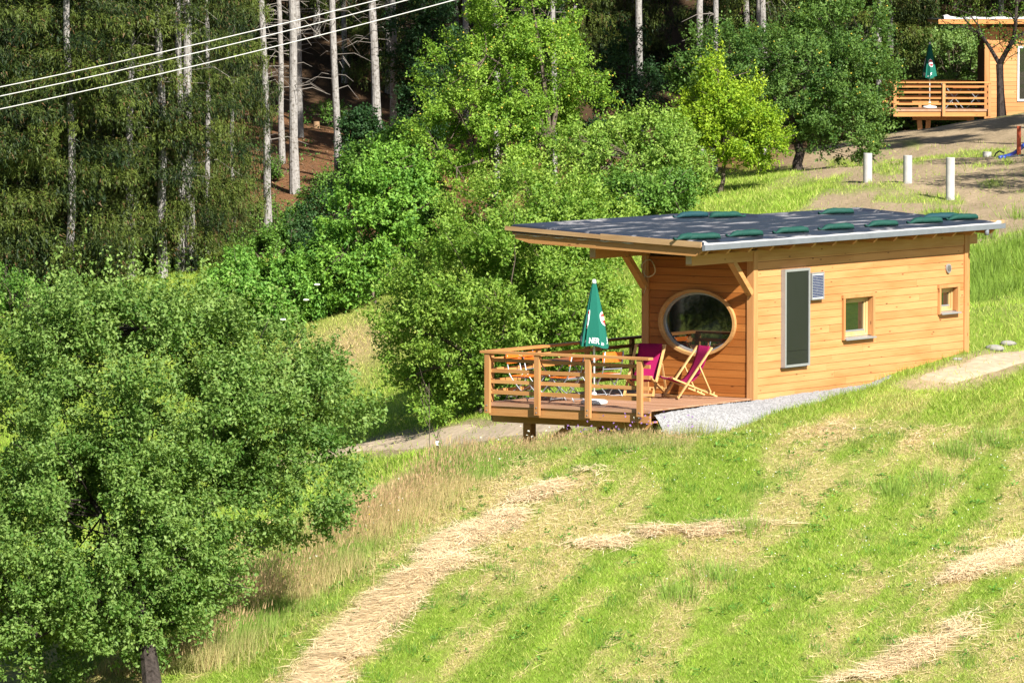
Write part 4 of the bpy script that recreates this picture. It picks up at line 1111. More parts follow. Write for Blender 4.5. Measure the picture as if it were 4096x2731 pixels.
# ------------------------------------------------------------------ spruces
def spruce_meshes(seed, H, c0, R, trunk_r, twigs):
    r = np.random.default_rng(seed); m = MB(); K = 16
    m.tube([(.06 * sin(i * .9 + seed) * (i > 1), .06 * cos(i * 1.1 + seed) * (i > 1), H * i / K - (.6 if i == 0 else 0)) for i in range(K + 1)],
           [trunk_r * (1.35 if i == 0 else 1 - .85 * (i / K)) for i in range(K + 1)], 12)
    tr = m.build("tmp", 'spruce').data; bpy.data.objects.remove(bpy.data.objects["tmp"]); tr.name = "trunk"
    Vs, Cs = [], []
    h = c0
    while h < H - .3:
        vis = h < 11
        s = (h - c0) / (H - c0); ln = R * (1 - s) ** .75 * r.uniform(.65, 1.1) + .25
        if h < c0 + 1.5: ln *= .75
        a = r.uniform(0, 2 * pi); dr = np.array([cos(a), sin(a), 0]); nt = twigs if vis else 30
        t = r.uniform(.12, 1, nt) ** .8
        drop = -.18 * ln * t - .10 * ln * t ** 2 + .10 * ln * t ** 4
        lat = np.cross(dr, [0, 0, 1]) * (r.normal(size=nt) * .20 * ln * (1.1 - .5 * t))[:, None]
        O = np.array([0, 0, h]) + dr * (ln * t)[:, None] + lat + np.stack([0 * t, 0 * t, drop], 1)
        hang = r.uniform(.15, .58, nt) * (.6 + .5 * (1 - s))
        tone = r.random(); sz = 1.0 if vis else 4.2
        KN = 13 if vis else 4
        for k in range(KN):                                 # needle tufts strung down each hanging twig
            f = (k + r.random(nt)) / KN
            c = O + np.stack([0 * f, 0 * f, -hang * f], 1) + r.normal(size=(nt, 3)) * .028
            aa = r.uniform(0, 2 * pi, nt); sidev = np.stack([np.cos(aa), np.sin(aa), .3 * np.sin(3 * aa)], 1)
            dn = unit(np.stack([np.cos(aa + 1) * .5, np.sin(aa + 1) * .5, -np.ones(nt)], 1) + r.normal(size=(nt, 3)) * .35 + (dr * .3)[None])
            if k < 6: dn = unit(dr[None] * 1.0 + r.normal(size=(nt, 3)) * .5 + np.array([0, 0, -.25]))
            w_ = r.uniform(.012, .028, nt)[:, None] * sz; l_ = r.uniform(.06, .17, nt)[:, None] * sz
            Vs.append(np.stack([c - sidev * w_, c + sidev * w_, c + dn * l_], 1).reshape(-1, 3))
            tn = np.clip(r.normal(.36 + .8 * (tone - .5), .16, nt) + .20 * (k < 5), 0, 1)[:, None]
            br = (r.random(nt) < .05)[:, None]
            col = np.array([.008, .022, .005]) * (1 - tn) + np.array([.098, .132, .020]) * tn
            col = np.where(br, np.array([.10, .06, .025]), col)
            Cs.append(np.repeat(col, 3, 0))
        h += r.uniform(.06, .14) * (1 + 2.0 * (noise3(np.array([[h * .9, seed * 3.1, .5]]))[0] > .52)) if vis else r.uniform(.16, .28)
    V = np.concatenate(Vs); C = np.concatenate(Cs)
    cr = tris_mesh("crown", V, np.arange(len(V)).reshape(-1, 3), C, 'needle')
    return tr, cr
def twig_mesh(seed, z0, z1, n, R):
    r = np.random.default_rng(seed); m = MB()
    for k in range(n):
        z = r.uniform(z0, z1); a = r.uniform(0, 2 * pi); l = r.uniform(.35, R)
        d = np.array([cos(a), sin(a)]); p0 = d * .08
        m.tube([(p0[0], p0[1], z), (p0[0] + d[0] * l * .5, p0[1] + d[1] * l * .5, z + r.uniform(-.05, .12)), (p0[0] + d[0] * l, p0[1] + d[1] * l, z - r.uniform(.05, .4))], [.014, .010, .004], 3, False)
    me = m.build("tmp", 'deadtwig').data; bpy.data.objects.remove(bpy.data.objects["tmp"]); me.name = "dead_twigs"; return me
SKIRT = [spruce_meshes(s, H, c0, R, tr, 56) for s, H, c0, R, tr in ((1, 23, .8, 2.5, .12), (2, 25, 1.6, 2.3, .11), (3, 22, .5, 2.6, .12))]
BARE = [spruce_meshes(s, H, c0, 2.2, tr, 24) for s, H, c0, tr in ((5, 26, 10.5, .135), (6, 25, 11.0, .12))]
TW = [twig_mesh(s, 2.6, 11, 55, 1.4) for s in (1, 2)]
def spruce(pos, kind, i, label, group, rz=None, sc_=1.0, lean=0.0, twigs=True, wid=1.0):
    t = thing("spruce_tree", label, "tree", pos, 0, group)
    t.rotation_euler = (0, lean, rng.uniform(0, 2 * pi) if rz is None else rz)
    t.rotation_euler = (Matrix.Rotation(lean, 3, 'Y') @ Matrix.Rotation(rng.uniform(0, 2 * pi), 3, 'Z')).to_euler()
    t.scale = (sc_ * wid, sc_ * wid, sc_)
    tr, cr = (SKIRT if kind == 's' else BARE)[i % (3 if kind == 's' else 2)]
    link("trunk", tr, t); link("crown", cr, t)
    if kind == 'b' and twigs: tag(link("dead_twig_fan", TW[i % 2], t), kind="stuff")
    return t
GS, GP = "drooping green spruces on the forest's left edge", "pale bare spruce trunks on the brown forest floor"
LS = "green spruce with drooping branches down to the ground at the forest's left edge"
for px, Y, i, w_ in [(40, 160, 0, 1.0), (160, 158, 2, 1.0), (300, 160.5, 0, .95), (415, 161, 0, .9), (475, 165, 1, .72), (535, 167, 0, .55), (215, 163, 0, .9), (-40, 157, 2, 1.0), (230, 166, 0, 1), (360, 168, 1, 1), (90, 168, 2, 1), (440, 172, 0, .8), (-140, 160, 1, 1)]:
    spruce(gpt(px, Y), 's', i, LS, GS, wid=w_)
# grey trunks glimpsed between the skirts
for px, Y, i in [(262, 162.2, 0), (372, 160.3, 1), (438, 161.0, 0), (20, 161.0, 0)]:
    spruce(gpt(px, Y), 'b', i, "pale spruce trunk glimpsed between the drooping green spruces", "pale trunks among the drooping spruces", lean=radians(-.8), sc_=1.05)
for px, Y, i, w_, ln, lab in [
    (617, 168, 0, .85, -1.6, "outermost pale spruce trunk whose foot stands lowest on the forest floor"),
    (648, 184, 1, .80, -1.4, "thin pale spruce trunk just right of the outermost one"),
    (677, 178, 0, 1.05, -1.2, "thick pale spruce trunk standing in the brown needle litter"),
    (688, 190, 1, 1.0, -.8, "pale spruce trunk half hidden behind the thick one"),
    (778, 180, 0, .85, -1.6, "pale bare spruce trunk with many dead twigs left of the dark beech"),
    (792, 205, 1, .8, -.5, "dim grey spruce trunk deep behind the dead-twigged one"),
    (866, 192, 0, 1.10, -1.4, "stout pale spruce trunk next to the dark beech sapling"),
    (906, 188, 1, 1.0, -1.2, "pale spruce trunk partly covered by the dark beech sapling"),
    (972, 198, 1, .75, -.6, "slim pale trunk seen through the dark beech sapling"),
    (1140, 176, 0, .7, 0, "pale spruce trunk top behind the fruiting apple tree's crown"),
    (1272, 178, 0, .7, 0, "slim grey trunk right of the fruiting apple tree's tip"),
    (1640, 178, 1, .8, 0, "dim spruce trunk in the dark gap above the plum-like tree"),
    (1752, 180, 0, .8, 0, "dim spruce trunk showing over the dark green apple tree")]:
    spruce(gpt(px, Y), 'b', i, lab, GP, lean=radians(ln), wid=w_)
# tall spruces added for shade, whose unseen crowns keep the sun out of the wood
for x, y, i in [(.4, 187, 0), (6.0, 186, 1), (8.1, 191, 0), (4.4, 202, 0), (-1.6, 199, 1)]:
    spruce((x, y, float(hgt(x, y))), 'b', i, "tall spruce added behind the orchard trees to shade the wood", "shade spruces added behind the orchard trees", twigs=False)
for x, y, i in [(17.5, 178, 0), (19.5, 184, 1), (21, 176, 0), (24, 170, 1), (20, 168, 0)]:  # added out of view to cast shade into the wood
    spruce((x, y, float(hgt(x, y))), 'b', i, "tall unseen spruce added right of the bare earth slope to shade the wood", "shade spruces added beside the bare earth slope", twigs=False)
# more forest behind and to the sides, in the same rows
k = 0
for Y, x0, x1, st_ in [(176, -30, -11, 4.2), (186, -34, -12, 4.5), (206, -36, 30, 4.6), (214, -38, 36, 4.6), (224, -40, 40, 4.8), (236, -44, 44, 5.2), (250, -46, 46, 5.6)]:
    x = x0
    while x < x1:
        xx = x + rng.uniform(-1.2, 1.2); yy = Y + rng.uniform(-2.5, 2.5)
        if yy < 212 and -4.0 < xx < 4.5 and yy < 203: x += st_; continue
        kind = 's' if (Y > 200 and abs(xx) < 16) else ('b' if (Y < 230 and rng.random() < .75) else 's')
        spruce((xx, yy, float(hgt(xx, yy))), kind, k, "tall spruce in the shaded wood behind the clearing", "spruces of the wood behind", twigs=False); k += 1; x += st_ * rng.uniform(.8, 1.2)
for px, Y, i in [(2045, 208, 0), (2120, 216, 1), (2215, 214, 2), (2300, 212, 0), (2390, 214, 1), (1960, 216, 2)]:
    spruce(gpt(px, Y), 's', i, "drooping spruce rising behind the upper cabin", "drooping spruces behind the upper cabin")
# the wood goes on along the left side of the valley, opposite the oval window
for x, y, i in [(-26, 92, 0), (-30, 84, 1), (-33, 97, 2), (-29, 101, 0), (-36, 90, 1), (-38, 80, 2), (-34, 74, 0), (-40, 98, 1), (-27, 108, 2), (-44, 86, 0), (-24, 80, 1), (-31, 66, 2)]:
    spruce((x, y, float(hgt(x, y))), 's', i, "spruce of the wood across the valley from the oval window", "spruces across the valley")

# ================================================================== UPPER CABIN
U0 = at(2053, 252, 200.0); U0[2] = 3.10
UA = radians(2.0)
uc = thing("wooden_cabin", "upper larch cabin with white fleece on its roof, partly behind the bare tree", "cabin", U0, UA)
m = MB(); m.box(3.24, 9, .56, .62, -.5, 2.85); m.box(3.24, 3.30, .62, 3.4, -.5, 2.85); m.build("wall_core", 'backing', uc)
wl = link("side_wall", None, uc)
for a, b in zlines(-.42, 2.80):
    for r in [q for q in sub((3.33, 8.95, a, b - GAP), (4.27, 5.85, .25, 2.15))]:
        MB().box(r[0], r[1], .52, .55, r[2], r[3]).build("board", 'larch_x', wl)
MB().box(3.15, 3.32, .50, .64, -.5, 2.72).build("corner_post", 'post_z', uc)
wd = link("window", None, uc)
for q in ((4.28, 4.34, .26, 2.14), (5.76, 5.82, .26, 2.14), (4.342, 5.758, 2.07, 2.14), (4.342, 5.758, .26, .33)): MB().box(q[0], q[1], .48, .56, q[2], q[3]).build("frame_bar", 'white', wd)
MB().box(4.34, 5.76, .52, .535, .33, 2.07).build("pane", 'glass', wd)
rf = link("roof", None, uc)
MB().box(1.55, 9.2, -.05, 4.0, 3.02, 3.06).build("membrane", 'membrane', rf)
MB().box(1.50, 9.2, -.10, -.055, 2.90, 3.05).build("fascia", 'rail_x', rf)
MB().box(1.55, 9.2, -.05, 3.9, 2.93, 3.015).build("roof_boarding", 'beam_y', rf)
MB().box(2.6, 8.9, .62, .76, 2.73, 2.925).build("purlin", 'beam_x', rf)
m = MB(); vs_ = []
for i, x in enumerate(np.linspace(1.7, 9, 60)):
    h = .04 + .02 * sin(i * .9) + .015 * sin(i * 2.3) + .08 * math.exp(-((x - 1.8) / .15) ** 2)
    vs_ += [(x, -.04, 3.064), (x, .02, 3.07 + h), (x, .5, 3.10 + h * .8), (x, .9, 3.064)]
m.add(vs_, [(4 * i + j, 4 * i + j + 1, 4 * i + j + 5, 4 * i + j + 4) for i in range(59) for j in range(3)]); m.build("fleece_sheet", 'fleece', rf, True)
ut = thing("timber_terrace", "upper timber terrace with slatted railing on short posts above bare earth", "terrace", U0, UA)
for k in range(24): MB().box(k * .138, k * .138 + .131, 0, 2.9, -.034, 0).build("deck_plank", 'deck_y', ut)
MB().box(.0, 3.30, -.03, -.003, -.07, -.006).build("edge_board", 'deck_y', ut)
MB().box(.02, 3.30, .0, .05, -.245, -.037).build("edge_beam", 'rail_x', ut)
for x in (.03, 1.70, 3.26): MB().box(x - .05, x + .05, -.10, -.032, -.24, .888).build("railing_post", 'post_z', ut)
for a, b in RAILZ:
    MB().box(-.02, 3.22 if b < 5 else 0, -.028, .008, a, b).build("rail", 'rail_x', ut)
    MB().box(-.06, -.024, .05, 2.9, a, b).build("rail", 'rail_y', ut)
    MB().box(-.02, 3.2, 2.86, 2.9, a, b).build("rail", 'rail_x', ut)
for y in (.35, 1.6, 2.8): MB().box(-.13, -.064, y - .05, y + .05, -.24, .888).build("railing_post", 'post_z', ut)
for x in (.03, 1.2, 2.4): MB().box(x - .05, x + .05, 2.91, 2.97, -.24, .888).build("railing_post", 'post_z', ut)
MB().box(-.14, 3.32, -.12, .04, .892, .936).build("cap_rail", 'rail_x', ut); MB().box(-.14, .02, .044, 3.0, .892, .936).build("cap_rail", 'rail_y', ut); MB().box(.024, 3.1, 2.84, 3.0, .892, .936).build("cap_rail", 'rail_x', ut)
MB().box(.7, 2.8, .5, .65, -.38, -.25).build("cross_beam", 'rail_x', ut)
for x, s in ((1.05, -.12), (1.12, .12), (2.55, .1)): MB().bar((x, .57, -1.9), (x + s, .57, -.385), .16, .16).build("support_post", 'post_z', ut)
parasol((U0[0] + 1.33, U0[1] + 1.6, U0[2] + .002), -pi / 2, "closed green parasol with a red emblem on the upper terrace", rot=-62)
for (x, y, rz, lab) in ((2.0, 1.5, 0, "grey-legged folding chair left of the upper terrace table"), (3.05, 1.6, pi, "grey-legged folding chair by the upper cabin's wall")):
    c_ = folding_chair(0, 0, 0, lab); c_.location = (U0[0] + x, U0[1] + y, U0[2]); c_.rotation_euler = (0, 0, UA + rz); c_["group"] = "folding chairs on the upper terrace"
t2 = thing("folding_table", "folding garden table with crossed legs on the upper terrace", "table", (U0[0] + 2.5, U0[1] + 1.1, U0[2]), UA)
for k in range(6): MB().box(-.45, .45, -.33 + k * .111, -.33 + k * .111 + .106, .70, .722).build("table_slat", 'orange_slat_y', t2)
for s in (-.35, .35):
    for q in (-1, 1): MB().tube([(s + .3 * q, -.3 * s, .01), (s - .25 * q, -.3 * s, .68)], .016, 6).build("leg", 'steel', t2)

# ------------------------------------------------------------------ concrete tubes on the bare slope
for px, pt, pb, Y, lab in [(1993, 352, 413, 158, "shortest-looking white tube of the row, standing where earth meets grass"), (2085, 357, 442, 154, "middle white tube of the row of three in bare earth"), (2183, 362, 460, 150, "tallest white tube of the row of three in bare earth"), (2267, 349, 366, 170, "squat white tube end barely rising from the bare earth")]:
    b = gpt(px, Y); top = at(px, pt, Y)[2]; r = 10.3 / mpp(Y)
    t = thing("concrete_tube", lab, "tube", b, 0, "white tubes set in the bare slope")
    h = max(top - b[2], .18)
    MB().lathe([(r, -.3), (r, h - .012), (r * .97, h), (r * .84, h), (r * .84, h - .25)], n=24).build("tube_wall", 'pipe', t, False)
    MB().lathe([(r * .83, -.2), (r * .83, h - .24)], n=24).build("tube_fill", 'stone', t)
b = gpt(2340, 165)
t = thing("marker_post", "rust-red square post beside the blue hoses on the bare slope", "post", b)
MB().box(-.055, .055, -.055, .055, -.3, .82).build("post_shaft", 'rust', t); MB().box(-.062, .062, -.062, .062, .821, .835).build("post_cap", 'rust', t)
def hose(lab, material, pts, r):
    P_ = [at(*p) for p in pts]; z = [max(p[2], float(hgt(p[0], p[1])) + r * .6) for p in P_]
    o = P_[0]; t = thing("hose", lab, "hose", (o[0], o[1], z[0]))
    q = [Vector((p[0] - o[0], p[1] - o[1], zz - z[0])) for p, zz in zip(P_, z)]
    fine = []
    for i in range(len(q) - 1):
        for s in range(4): fine.append(q[i].lerp(q[i + 1], s / 4))
    fine.append(q[-1]); MB().tube(fine, r, 8).build("hose_run", material, t, True)
hose("thick blue hose rising out of the trench by the rust-red post", 'bluehose', [(2296, 396, 163), (2312, 380, 164), (2330, 352, 165), (2352, 333, 166), (2380, 322, 167)], .055)
hose("second blue hose leaning against the rust-red post", 'bluehose', [(2305, 398, 163), (2322, 372, 164.4), (2340, 345, 166), (2362, 330, 167)], .045)
hose("thin black hose lying along the trench edge", 'blackhose', [(2290, 392, 163), (2320, 384, 163.3), (2350, 378, 163.5), (2380, 372, 164)], .03)
hose("thin black hose end sticking up by the trench", 'blackhose', [(2284, 366, 165), (2288, 352, 165), (2296, 347, 165), (2306, 352, 165)], .022)

# ------------------------------------------------------------------ nearly bare tree before the upper cabin
b = gpt(2300, 190)
bt = thing("bare_tree", "dark forked tree with few leaves standing in front of the upper terrace", "tree", b)
def B2(px, py, dy=0): p = at(px, py, 190 + dy); return (p[0] - b[0], p[1] - b[1], p[2] - b[2])
m = MB()
m.tube([(0, 0, -.4), (0, 0, .05), B2(2298, 215), B2(2297, 180), B2(2296, 148)], [.24, .16, .125, .115, .12], 10)
BR = [([(2296, 148), (2275, 112), (2255, 82), (2235, 66), (2212, 40)], .075), ([(2296, 148), (2312, 118), (2328, 92), (2333, 50), (2336, 0), (2344, -60)], .095), ([(2328, 92), (2352, 74), (2385, 50)], .05),
      ([(2255, 82), (2248, 60), (2225, 32), (2190, 18)], .035), ([(2333, 50), (2318, 30), (2290, 22), (2262, 30)], .03), ([(2336, 10), (2352, -10), (2380, -40)], .04), ([(2275, 112), (2296, 100), (2296, 72), (2300, 60)], .02),
      ([(2333, 45), (2350, 30), (2370, 22)], .03), ([(2235, 66), (2205, 62), (2180, 70)], .02), ([(2336, 0), (2310, -20), (2270, -40)], .04)]
tips = []
for pts, r in BR:
    q = [B2(x, y, rng.uniform(-.3, .3) * (i > 0)) for i, (x, y) in enumerate(pts)]
    m.tube(q, list(np.linspace(r, r * .35, len(q))), 7); tips += q[1:]
for k in range(90):
    p = np.array(tips[rng.integers(len(tips))]); d = rdir(1)[0] * np.array([1, 1, .7]); l = rng.uniform(.25, .8)
    m.tube([tuple(p), tuple(p + d * l * .5 + np.array([0, 0, .05])), tuple(p + d * l)], [.016, .011, .005], 4, False); tips.append(tuple(p + d * l)) if k < 40 else None
m.build("trunk", 'darkbark', bt)
nl_ = 1500; P = np.array(tips)[rng.integers(0, len(tips), nl_)] + rng.normal(size=(nl_, 3)) * .16
V, F, Cc = leaf_arrays(P, rdir(nl_), rdir(nl_) + np.array([0, 0, .6]), rng.uniform(.06, .10, nl_), rng.uniform(.03, .055, nl_), np.array(MIDG[0]) + rng.random((nl_, 1)) * (np.array(MIDG[1]) - np.array(MIDG[0])))
link("crown", tris_mesh("crown", V, F, Cc, 'leaf'), bt)
# an orchard tree right of the view that dapples the bare slope
broadleaf("apple_tree", "orchard apple tree beside the upper bare slope", "tree", (17.2, 158, float(hgt(17.2, 158))), [(17.2, 158, hgt(17.2, 158) + 4.2, 3.0, 3.0, 2.3), (18.5, 162, hgt(17.2, 158) + 4.6, 2.6, 2.6, 2.2)], 2600, 10, .09, MIDG, .14, gap=.42)

gz_ = float(hgt(16.4, 149))
broadleaf("apple_tree", "orchard apple tree beside the lower bare slope", "tree", (16.4, 149, gz_), [(16.4, 149, gz_ + 4.3, 2.7, 2.7, 2.0), (17.6, 151, gz_ + 4.8, 2.4, 2.4, 1.8)], 2000, 10, .09, MIDG, .14, gap=.43)

# ------------------------------------------------------------------ overhead cables and their poles
def cable(px0, py0, px1, py1, Y, lab):
    a, b = at(px0, py0, Y), at(px1, py1, Y); sl0 = (b[2] - a[2]) / (b[0] - a[0]); c = .0046
    xm = (a[0] + b[0]) / 2; f = lambda x: a[2] + sl0 * (x - a[0]) + c * (x - a[0]) * (x - b[0])
    xs_ = np.linspace(-40, 24, 90); t = thing("power_cable", lab, "cable", (-40, Y, f(-40)), 0, "pale overhead cables")
    MB().tube([(x + 40, 0, f(x) - f(-40)) for x in xs_], .0085, 6).build("cable_run", 'wire', t, True)
    return f(-40), f(24)
e = [cable(0, 200.5, 804, 16.7, 91.0, "topmost pale overhead cable crossing before the spruces"),
     cable(0, 221.5, 804, 35, 90.4, "middle pale overhead cable crossing before the spruces"),
     cable(0, 251, 804, 64, 89.8, "lowest pale overhead cable crossing before the spruces")]
for x, j, lab in ((-40, 0, "wooden line pole at the valley end of the cables"), (24, 1, "tall wooden line pole at the uphill end of the cables")):
    zt = max(q[j] for q in e); g = float(hgt(x, 90.4)); t = thing("line_pole", lab, "pole", (x, 90.4, g), 0, "wooden poles of the overhead cables")
    MB().tube([(.25, 0, -1), (.25, 0, zt - g + .5)], [.17, .11], 10).build("pole_shaft", 'darkbark', t)
    MB().box(.05, .16, -.9, .9, min(q[j] for q in e) - g - .35, min(q[j] for q in e) - g - .22).build("crossarm", 'darkbark', t)
    for i, q in enumerate(e): MB().tube([(0, .6 - .6 * i, min(w_[j] for w_ in e) - g - .22), (0, .6 - .6 * i, q[j] - g - .013)], .04, 8).build("insulator", 'white', t)

# ------------------------------------------------------------------ small things
def sapling(px, pt, pb, Y, lab, tagged):
    b = gpt(px, Y); h = at(px, pt, Y)[2] - b[2]; t = thing("sapling", lab, "sapling", b); m = MB()
    m.tube([(0, 0, -.1), (.01, 0, h * .5), (0, 0, h)], [.012, .009, .004], 5)
    for k in range(6):
        z = h * rng.uniform(.35, .9); a = rng.uniform(0, 2 * pi); l = h * rng.uniform(.2, .4)
        m.tube([(0, 0, z), (cos(a) * l * .3, sin(a) * l * .3, z + l * .6), (cos(a) * l * .45, sin(a) * l * .45, z + l)], [.006, .004, .003], 4, False)
    m.build("stem", 'bark', t)
    P = np.c_[rng.normal(size=(26, 2)) * .09, rng.uniform(.5, 1.05, 26) * h]
    V, F, Cc = leaf_arrays(P, rdir(26), rdir(26) + [0, 0, .5], np.full(26, .06), np.full(26, .03), np.repeat(np.array([MIDG[1]]), 26, 0))
    link("leaf_spray", tris_mesh("leaf_spray", V, F, Cc, 'leaf'), t)["kind"] = "stuff"
    if tagged: MB().box(-.03, .03, -.025, -.015, h * .62, h * .62 + .07).build("name_tag", 'whiteprint', t)
sapling(1004, 985, 1085, 103.2, "young sapling with a white tag at the tall grass edge", True)
sapling(985, 880, 975, 121, "thin twiggy sapling at the foot of the round apple tree", False)
b = gpt(727, 194); t = thing("tree_stump", "small sawn stump on the brown forest floor", "stump", b)
MB().lathe([(.13, -.2), (.11, .05), (.10, .22)], n=14).build("stump_side", 'stump', t); MB().lathe([(.095, .221), (.095, .226)], n=14).build("cut_face", 'stump', t)
for px, Y, s, lab in ((2286, 115.5, .16, "pale rounded stone at the upper end of the track"), (2316, 116.2, .13, "smaller pale stone lying next to the rounded one"), (2200, 113.8, .07, "tiny pale stone beside the cabin's rear corner")):
    b = gpt(px, Y); r = np.random.default_rng(int(px)); m = MB(); vs_ = []; n = 9
    for j, (rr_, zz) in enumerate(((.75, -.2), (1, .15), (.85, .45), (.4, .62))):
        for k in range(n): a = 2 * pi * k / n; q = rr_ * (1 + .18 * r.normal()); vs_.append((s * q * cos(a) * 1.3, s * q * sin(a), s * zz))
    m.add(vs_, [(j * n + k, j * n + (k + 1) % n, (j + 1) * n + (k + 1) % n, (j + 1) * n + k) for j in range(3) for k in range(n)] + [tuple(3 * n + k for k in range(n))])
    o = m.build("stone", 'stone', None, True); o.location = b; tag(o, lab, "stone", "stones by the track")
# needle litter, fallen sticks and seedlings on the forest floor
n = 2600; x = rng.uniform(-8.5, -2.5, n); y = rng.uniform(163, 200, n); a = rng.uniform(0, pi, n); l = rng.uniform(.2, .9, n); z = hgt(x, y) + .02
ax = np.stack([np.cos(a), np.sin(a), 0 * a], 1) * l[:, None]; sd2 = np.stack([-np.sin(a), np.cos(a), 0 * a], 1) * rng.uniform(.008, .02, (n, 1)); b = np.stack([x, y, z], 1)
ax[:, 2] = hgt(x + ax[:, 0], y + ax[:, 1]) + .03 - z
V = np.stack([b - sd2, b + sd2, b + ax], 1).reshape(-1, 3)
tag(link("fallen_twigs", tris_mesh("fallen_twigs", V, np.arange(len(V)).reshape(-1, 3), np.repeat(np.array([.24, .16, .10]) * rng.uniform(.5, 1.6, (n, 1)), 3, 0), 'straw')), "fallen twigs littering the brown forest floor", kind="stuff")
n = 2600; c_ = np.c_[rng.uniform(-8.5, -2.5, 130), rng.uniform(163, 200, 130)]; P = np.repeat(c_, 20, 0) + rng.normal(size=(n, 2)) * [.16, .3]; P = np.c_[P, hgt(P[:, 0], P[:, 1]) + rng.uniform(.03, .28, n)]
V, F, Cc = leaf_arrays(P, rdir(n), rdir(n) * .6 + [0, 0, 1], rng.uniform(.06, .11, n), rng.uniform(.04, .07, n), np.array([.06, .15, .025]) * rng.uniform(.5, 1.5, (n, 1)))
tag(link("forest_seedlings", tris_mesh("forest_seedlings", V, F, Cc, 'leaf_dull')), "low green seedlings scattered on the forest floor", kind="stuff")
# white flower heads of the elder
eb = [o for o in bpy.data.objects if o.get("label", "").startswith("elder bush")][0]
for px, py in ((728, 655), (703, 690), (650, 735)):
    p = at(px, py, 150.9) - np.array(eb.location)
    MB().lathe([(.02, -.02), (.08, .01), (.07, .03), (.03, .04)], tuple(p), 12).build("flower_head", 'whiteprint', eb)

# ================================================================== GRASS
def blades(n, x0, x1, y0, y1, hmin, hmax, w0, mask=None, tint=None, lean=.55, cov=None):
    x = rng.uniform(x0, x1, n); y = rng.uniform(y0, y1, n)
    if cov is not None: k = cov(x, y); x, y = x[k], y[k]
    z = hgt(x, y)
    dry, soil, fl, tall, st, st2 = zones(x, y)
    r = rng.random(len(x)); keep = (r > soil * .96) & (r > fl * .97)
    du, dv = (x - C0[0]) * UX[0] + (y - C0[1]) * UX[1], (x - C0[0]) * VX[0] + (y - C0[1]) * VX[1]
    keep &= ~((du > -.05) & (du < 8.1) & (dv > -.02) & (dv < 2.5))
    gxx = np.interp(du, [-3.6, -3.3, -2.2, -1, .3, 1.8, 3.3, 4.9, 5.0], [0, -.18, -.32, -.42, -.42, -.34, -.22, -.06, 0]); keep &= ~((du > -3.4) & (du < 4.95) & (dv < .05) & (dv > gxx))
    x, y, z, dry, soil, st, st2 = [q[keep] for q in (x, y, z, dry, soil, st, st2)]
    n = len(x); h = rng.uniform(hmin, hmax, n) * (1.25 - .55 * dry) * (.7 + .7 * vnoise(x * 1.3 + 5, y * .8))
    a = rng.uniform(0, 2 * pi, n); w_ = w0 * rng.uniform(.6, 1.3, n)
    side = np.stack([np.cos(a), np.sin(a), 0 * a], 1) * w_[:, None]
    ln = np.stack([rng.normal(size=n) * lean, rng.normal(size=n) * lean, np.ones(n)], 1) * h[:, None]
    b = np.stack([x, y, z - .01], 1)
    V = np.stack([b - side, b + side, b + ln], 1).reshape(-1, 3)
    mixd = np.clip(dry + rng.normal(0, .25, n), 0, 1)[:, None]; q = rng.uniform(.75, 1.35, n)[:, None]
    g = np.array([.215, .335, .034]) * (.65 + .7 * st2[:, None]); d = np.array([.48, .355, .185])
    c = (g * (1 - mixd) + d * mixd) * q
    c = np.where((rng.random(n) < .12)[:, None], np.array([.40, .44, .11]) * q, c)
    return V, np.repeat(c, 3, 0)
def stuff(name, parts, label, material='grass'):
    V = np.concatenate([p[0] for p in parts]); C = np.concatenate([p[1] for p in parts])
    return tag(link(name, tris_mesh(name, V, np.arange(len(V)).reshape(-1, 3), C, material)), label, kind="stuff")
stuff("grass", [blades(490000, -7.6, 10.6, 86.6, 112.5, .022, .068, .0070, lean=.8)], "mown meadow grass, part green and part dried")
frus = lambda m_: (lambda x, y: np.abs(x) < y * .0885 + m_)
stuff("grass", [blades(410000, -13, 16, 108, 178, .04, .115, .0095, cov=frus(1)), blades(70000, -12, 0, 104, 132, .05, .12, .010)], "longer grass on the bank behind the cabin and along the track")
# taller clumps scattered in the mown meadow
def clumps(centres, per, h0, h1, spread, colr, w0=.006, lean=.4):
    c = np.repeat(np.array(centres), per, 0); n = len(c); o = rng.normal(size=(n, 2)) * spread
    x, y = c[:, 0] + o[:, 0], c[:, 1] + o[:, 1] * 1.6; z = hgt(x, y); h = rng.uniform(h0, h1, n)
    a = rng.uniform(0, 2 * pi, n); side = np.stack([np.cos(a), np.sin(a), 0 * a], 1) * (w0 * rng.uniform(.6, 1.3, n))[:, None]
    ln = np.c_[o / spread * .18 + rng.normal(size=(n, 2)) * lean * .5, np.ones(n)] * h[:, None]; b = np.stack([x, y, z - .01], 1)
    V = np.stack([b - side, b + side, b + ln], 1).reshape(-1, 3)
    return V, np.repeat(np.array(colr) * rng.uniform(.6, 1.4, (n, 1)), 3, 0)
cl = [(rng.uniform(-5, 9.5), rng.uniform(87, 105)) for _ in range(170)]
cl2 = [at(1715, 1215, 97.6)[:2], at(1650, 1330, 94.2)[:2], at(1560, 1385, 92.7)[:2], at(2050, 1120, 100.7)[:2], at(2150, 1090, 101.6)[:2], at(2280, 1010, 105)[:2], at(2200, 1040, 103.6)[:2]]
back = [at(2280, 650, 128)[:2] + rng.normal(size=2) * [1.2, 3] for _ in range(40)] + [at(2330, 600, 132)[:2] + rng.normal(size=2) * [.8, 4] for _ in range(30)]
edge = [W(u_, v_)[:2] for u_, v_ in [(-3.7, .1), (-3.5, -.25), (-3.2, -.35), (-2.9, -.42), (-2.5, -.45), (-2.1, -.5), (-1.6, -.55), (-1.1, -.6), (-.5, -.6), (.2, -.58), (.9, -.56), (1.6, -.5), (2.3, -.45), (3.0, -.38), (3.8, -.25), (4.6, -.15), (5.4, -.1), (6.2, -.1), (7.0, -.1), (7.7, -.1)]]
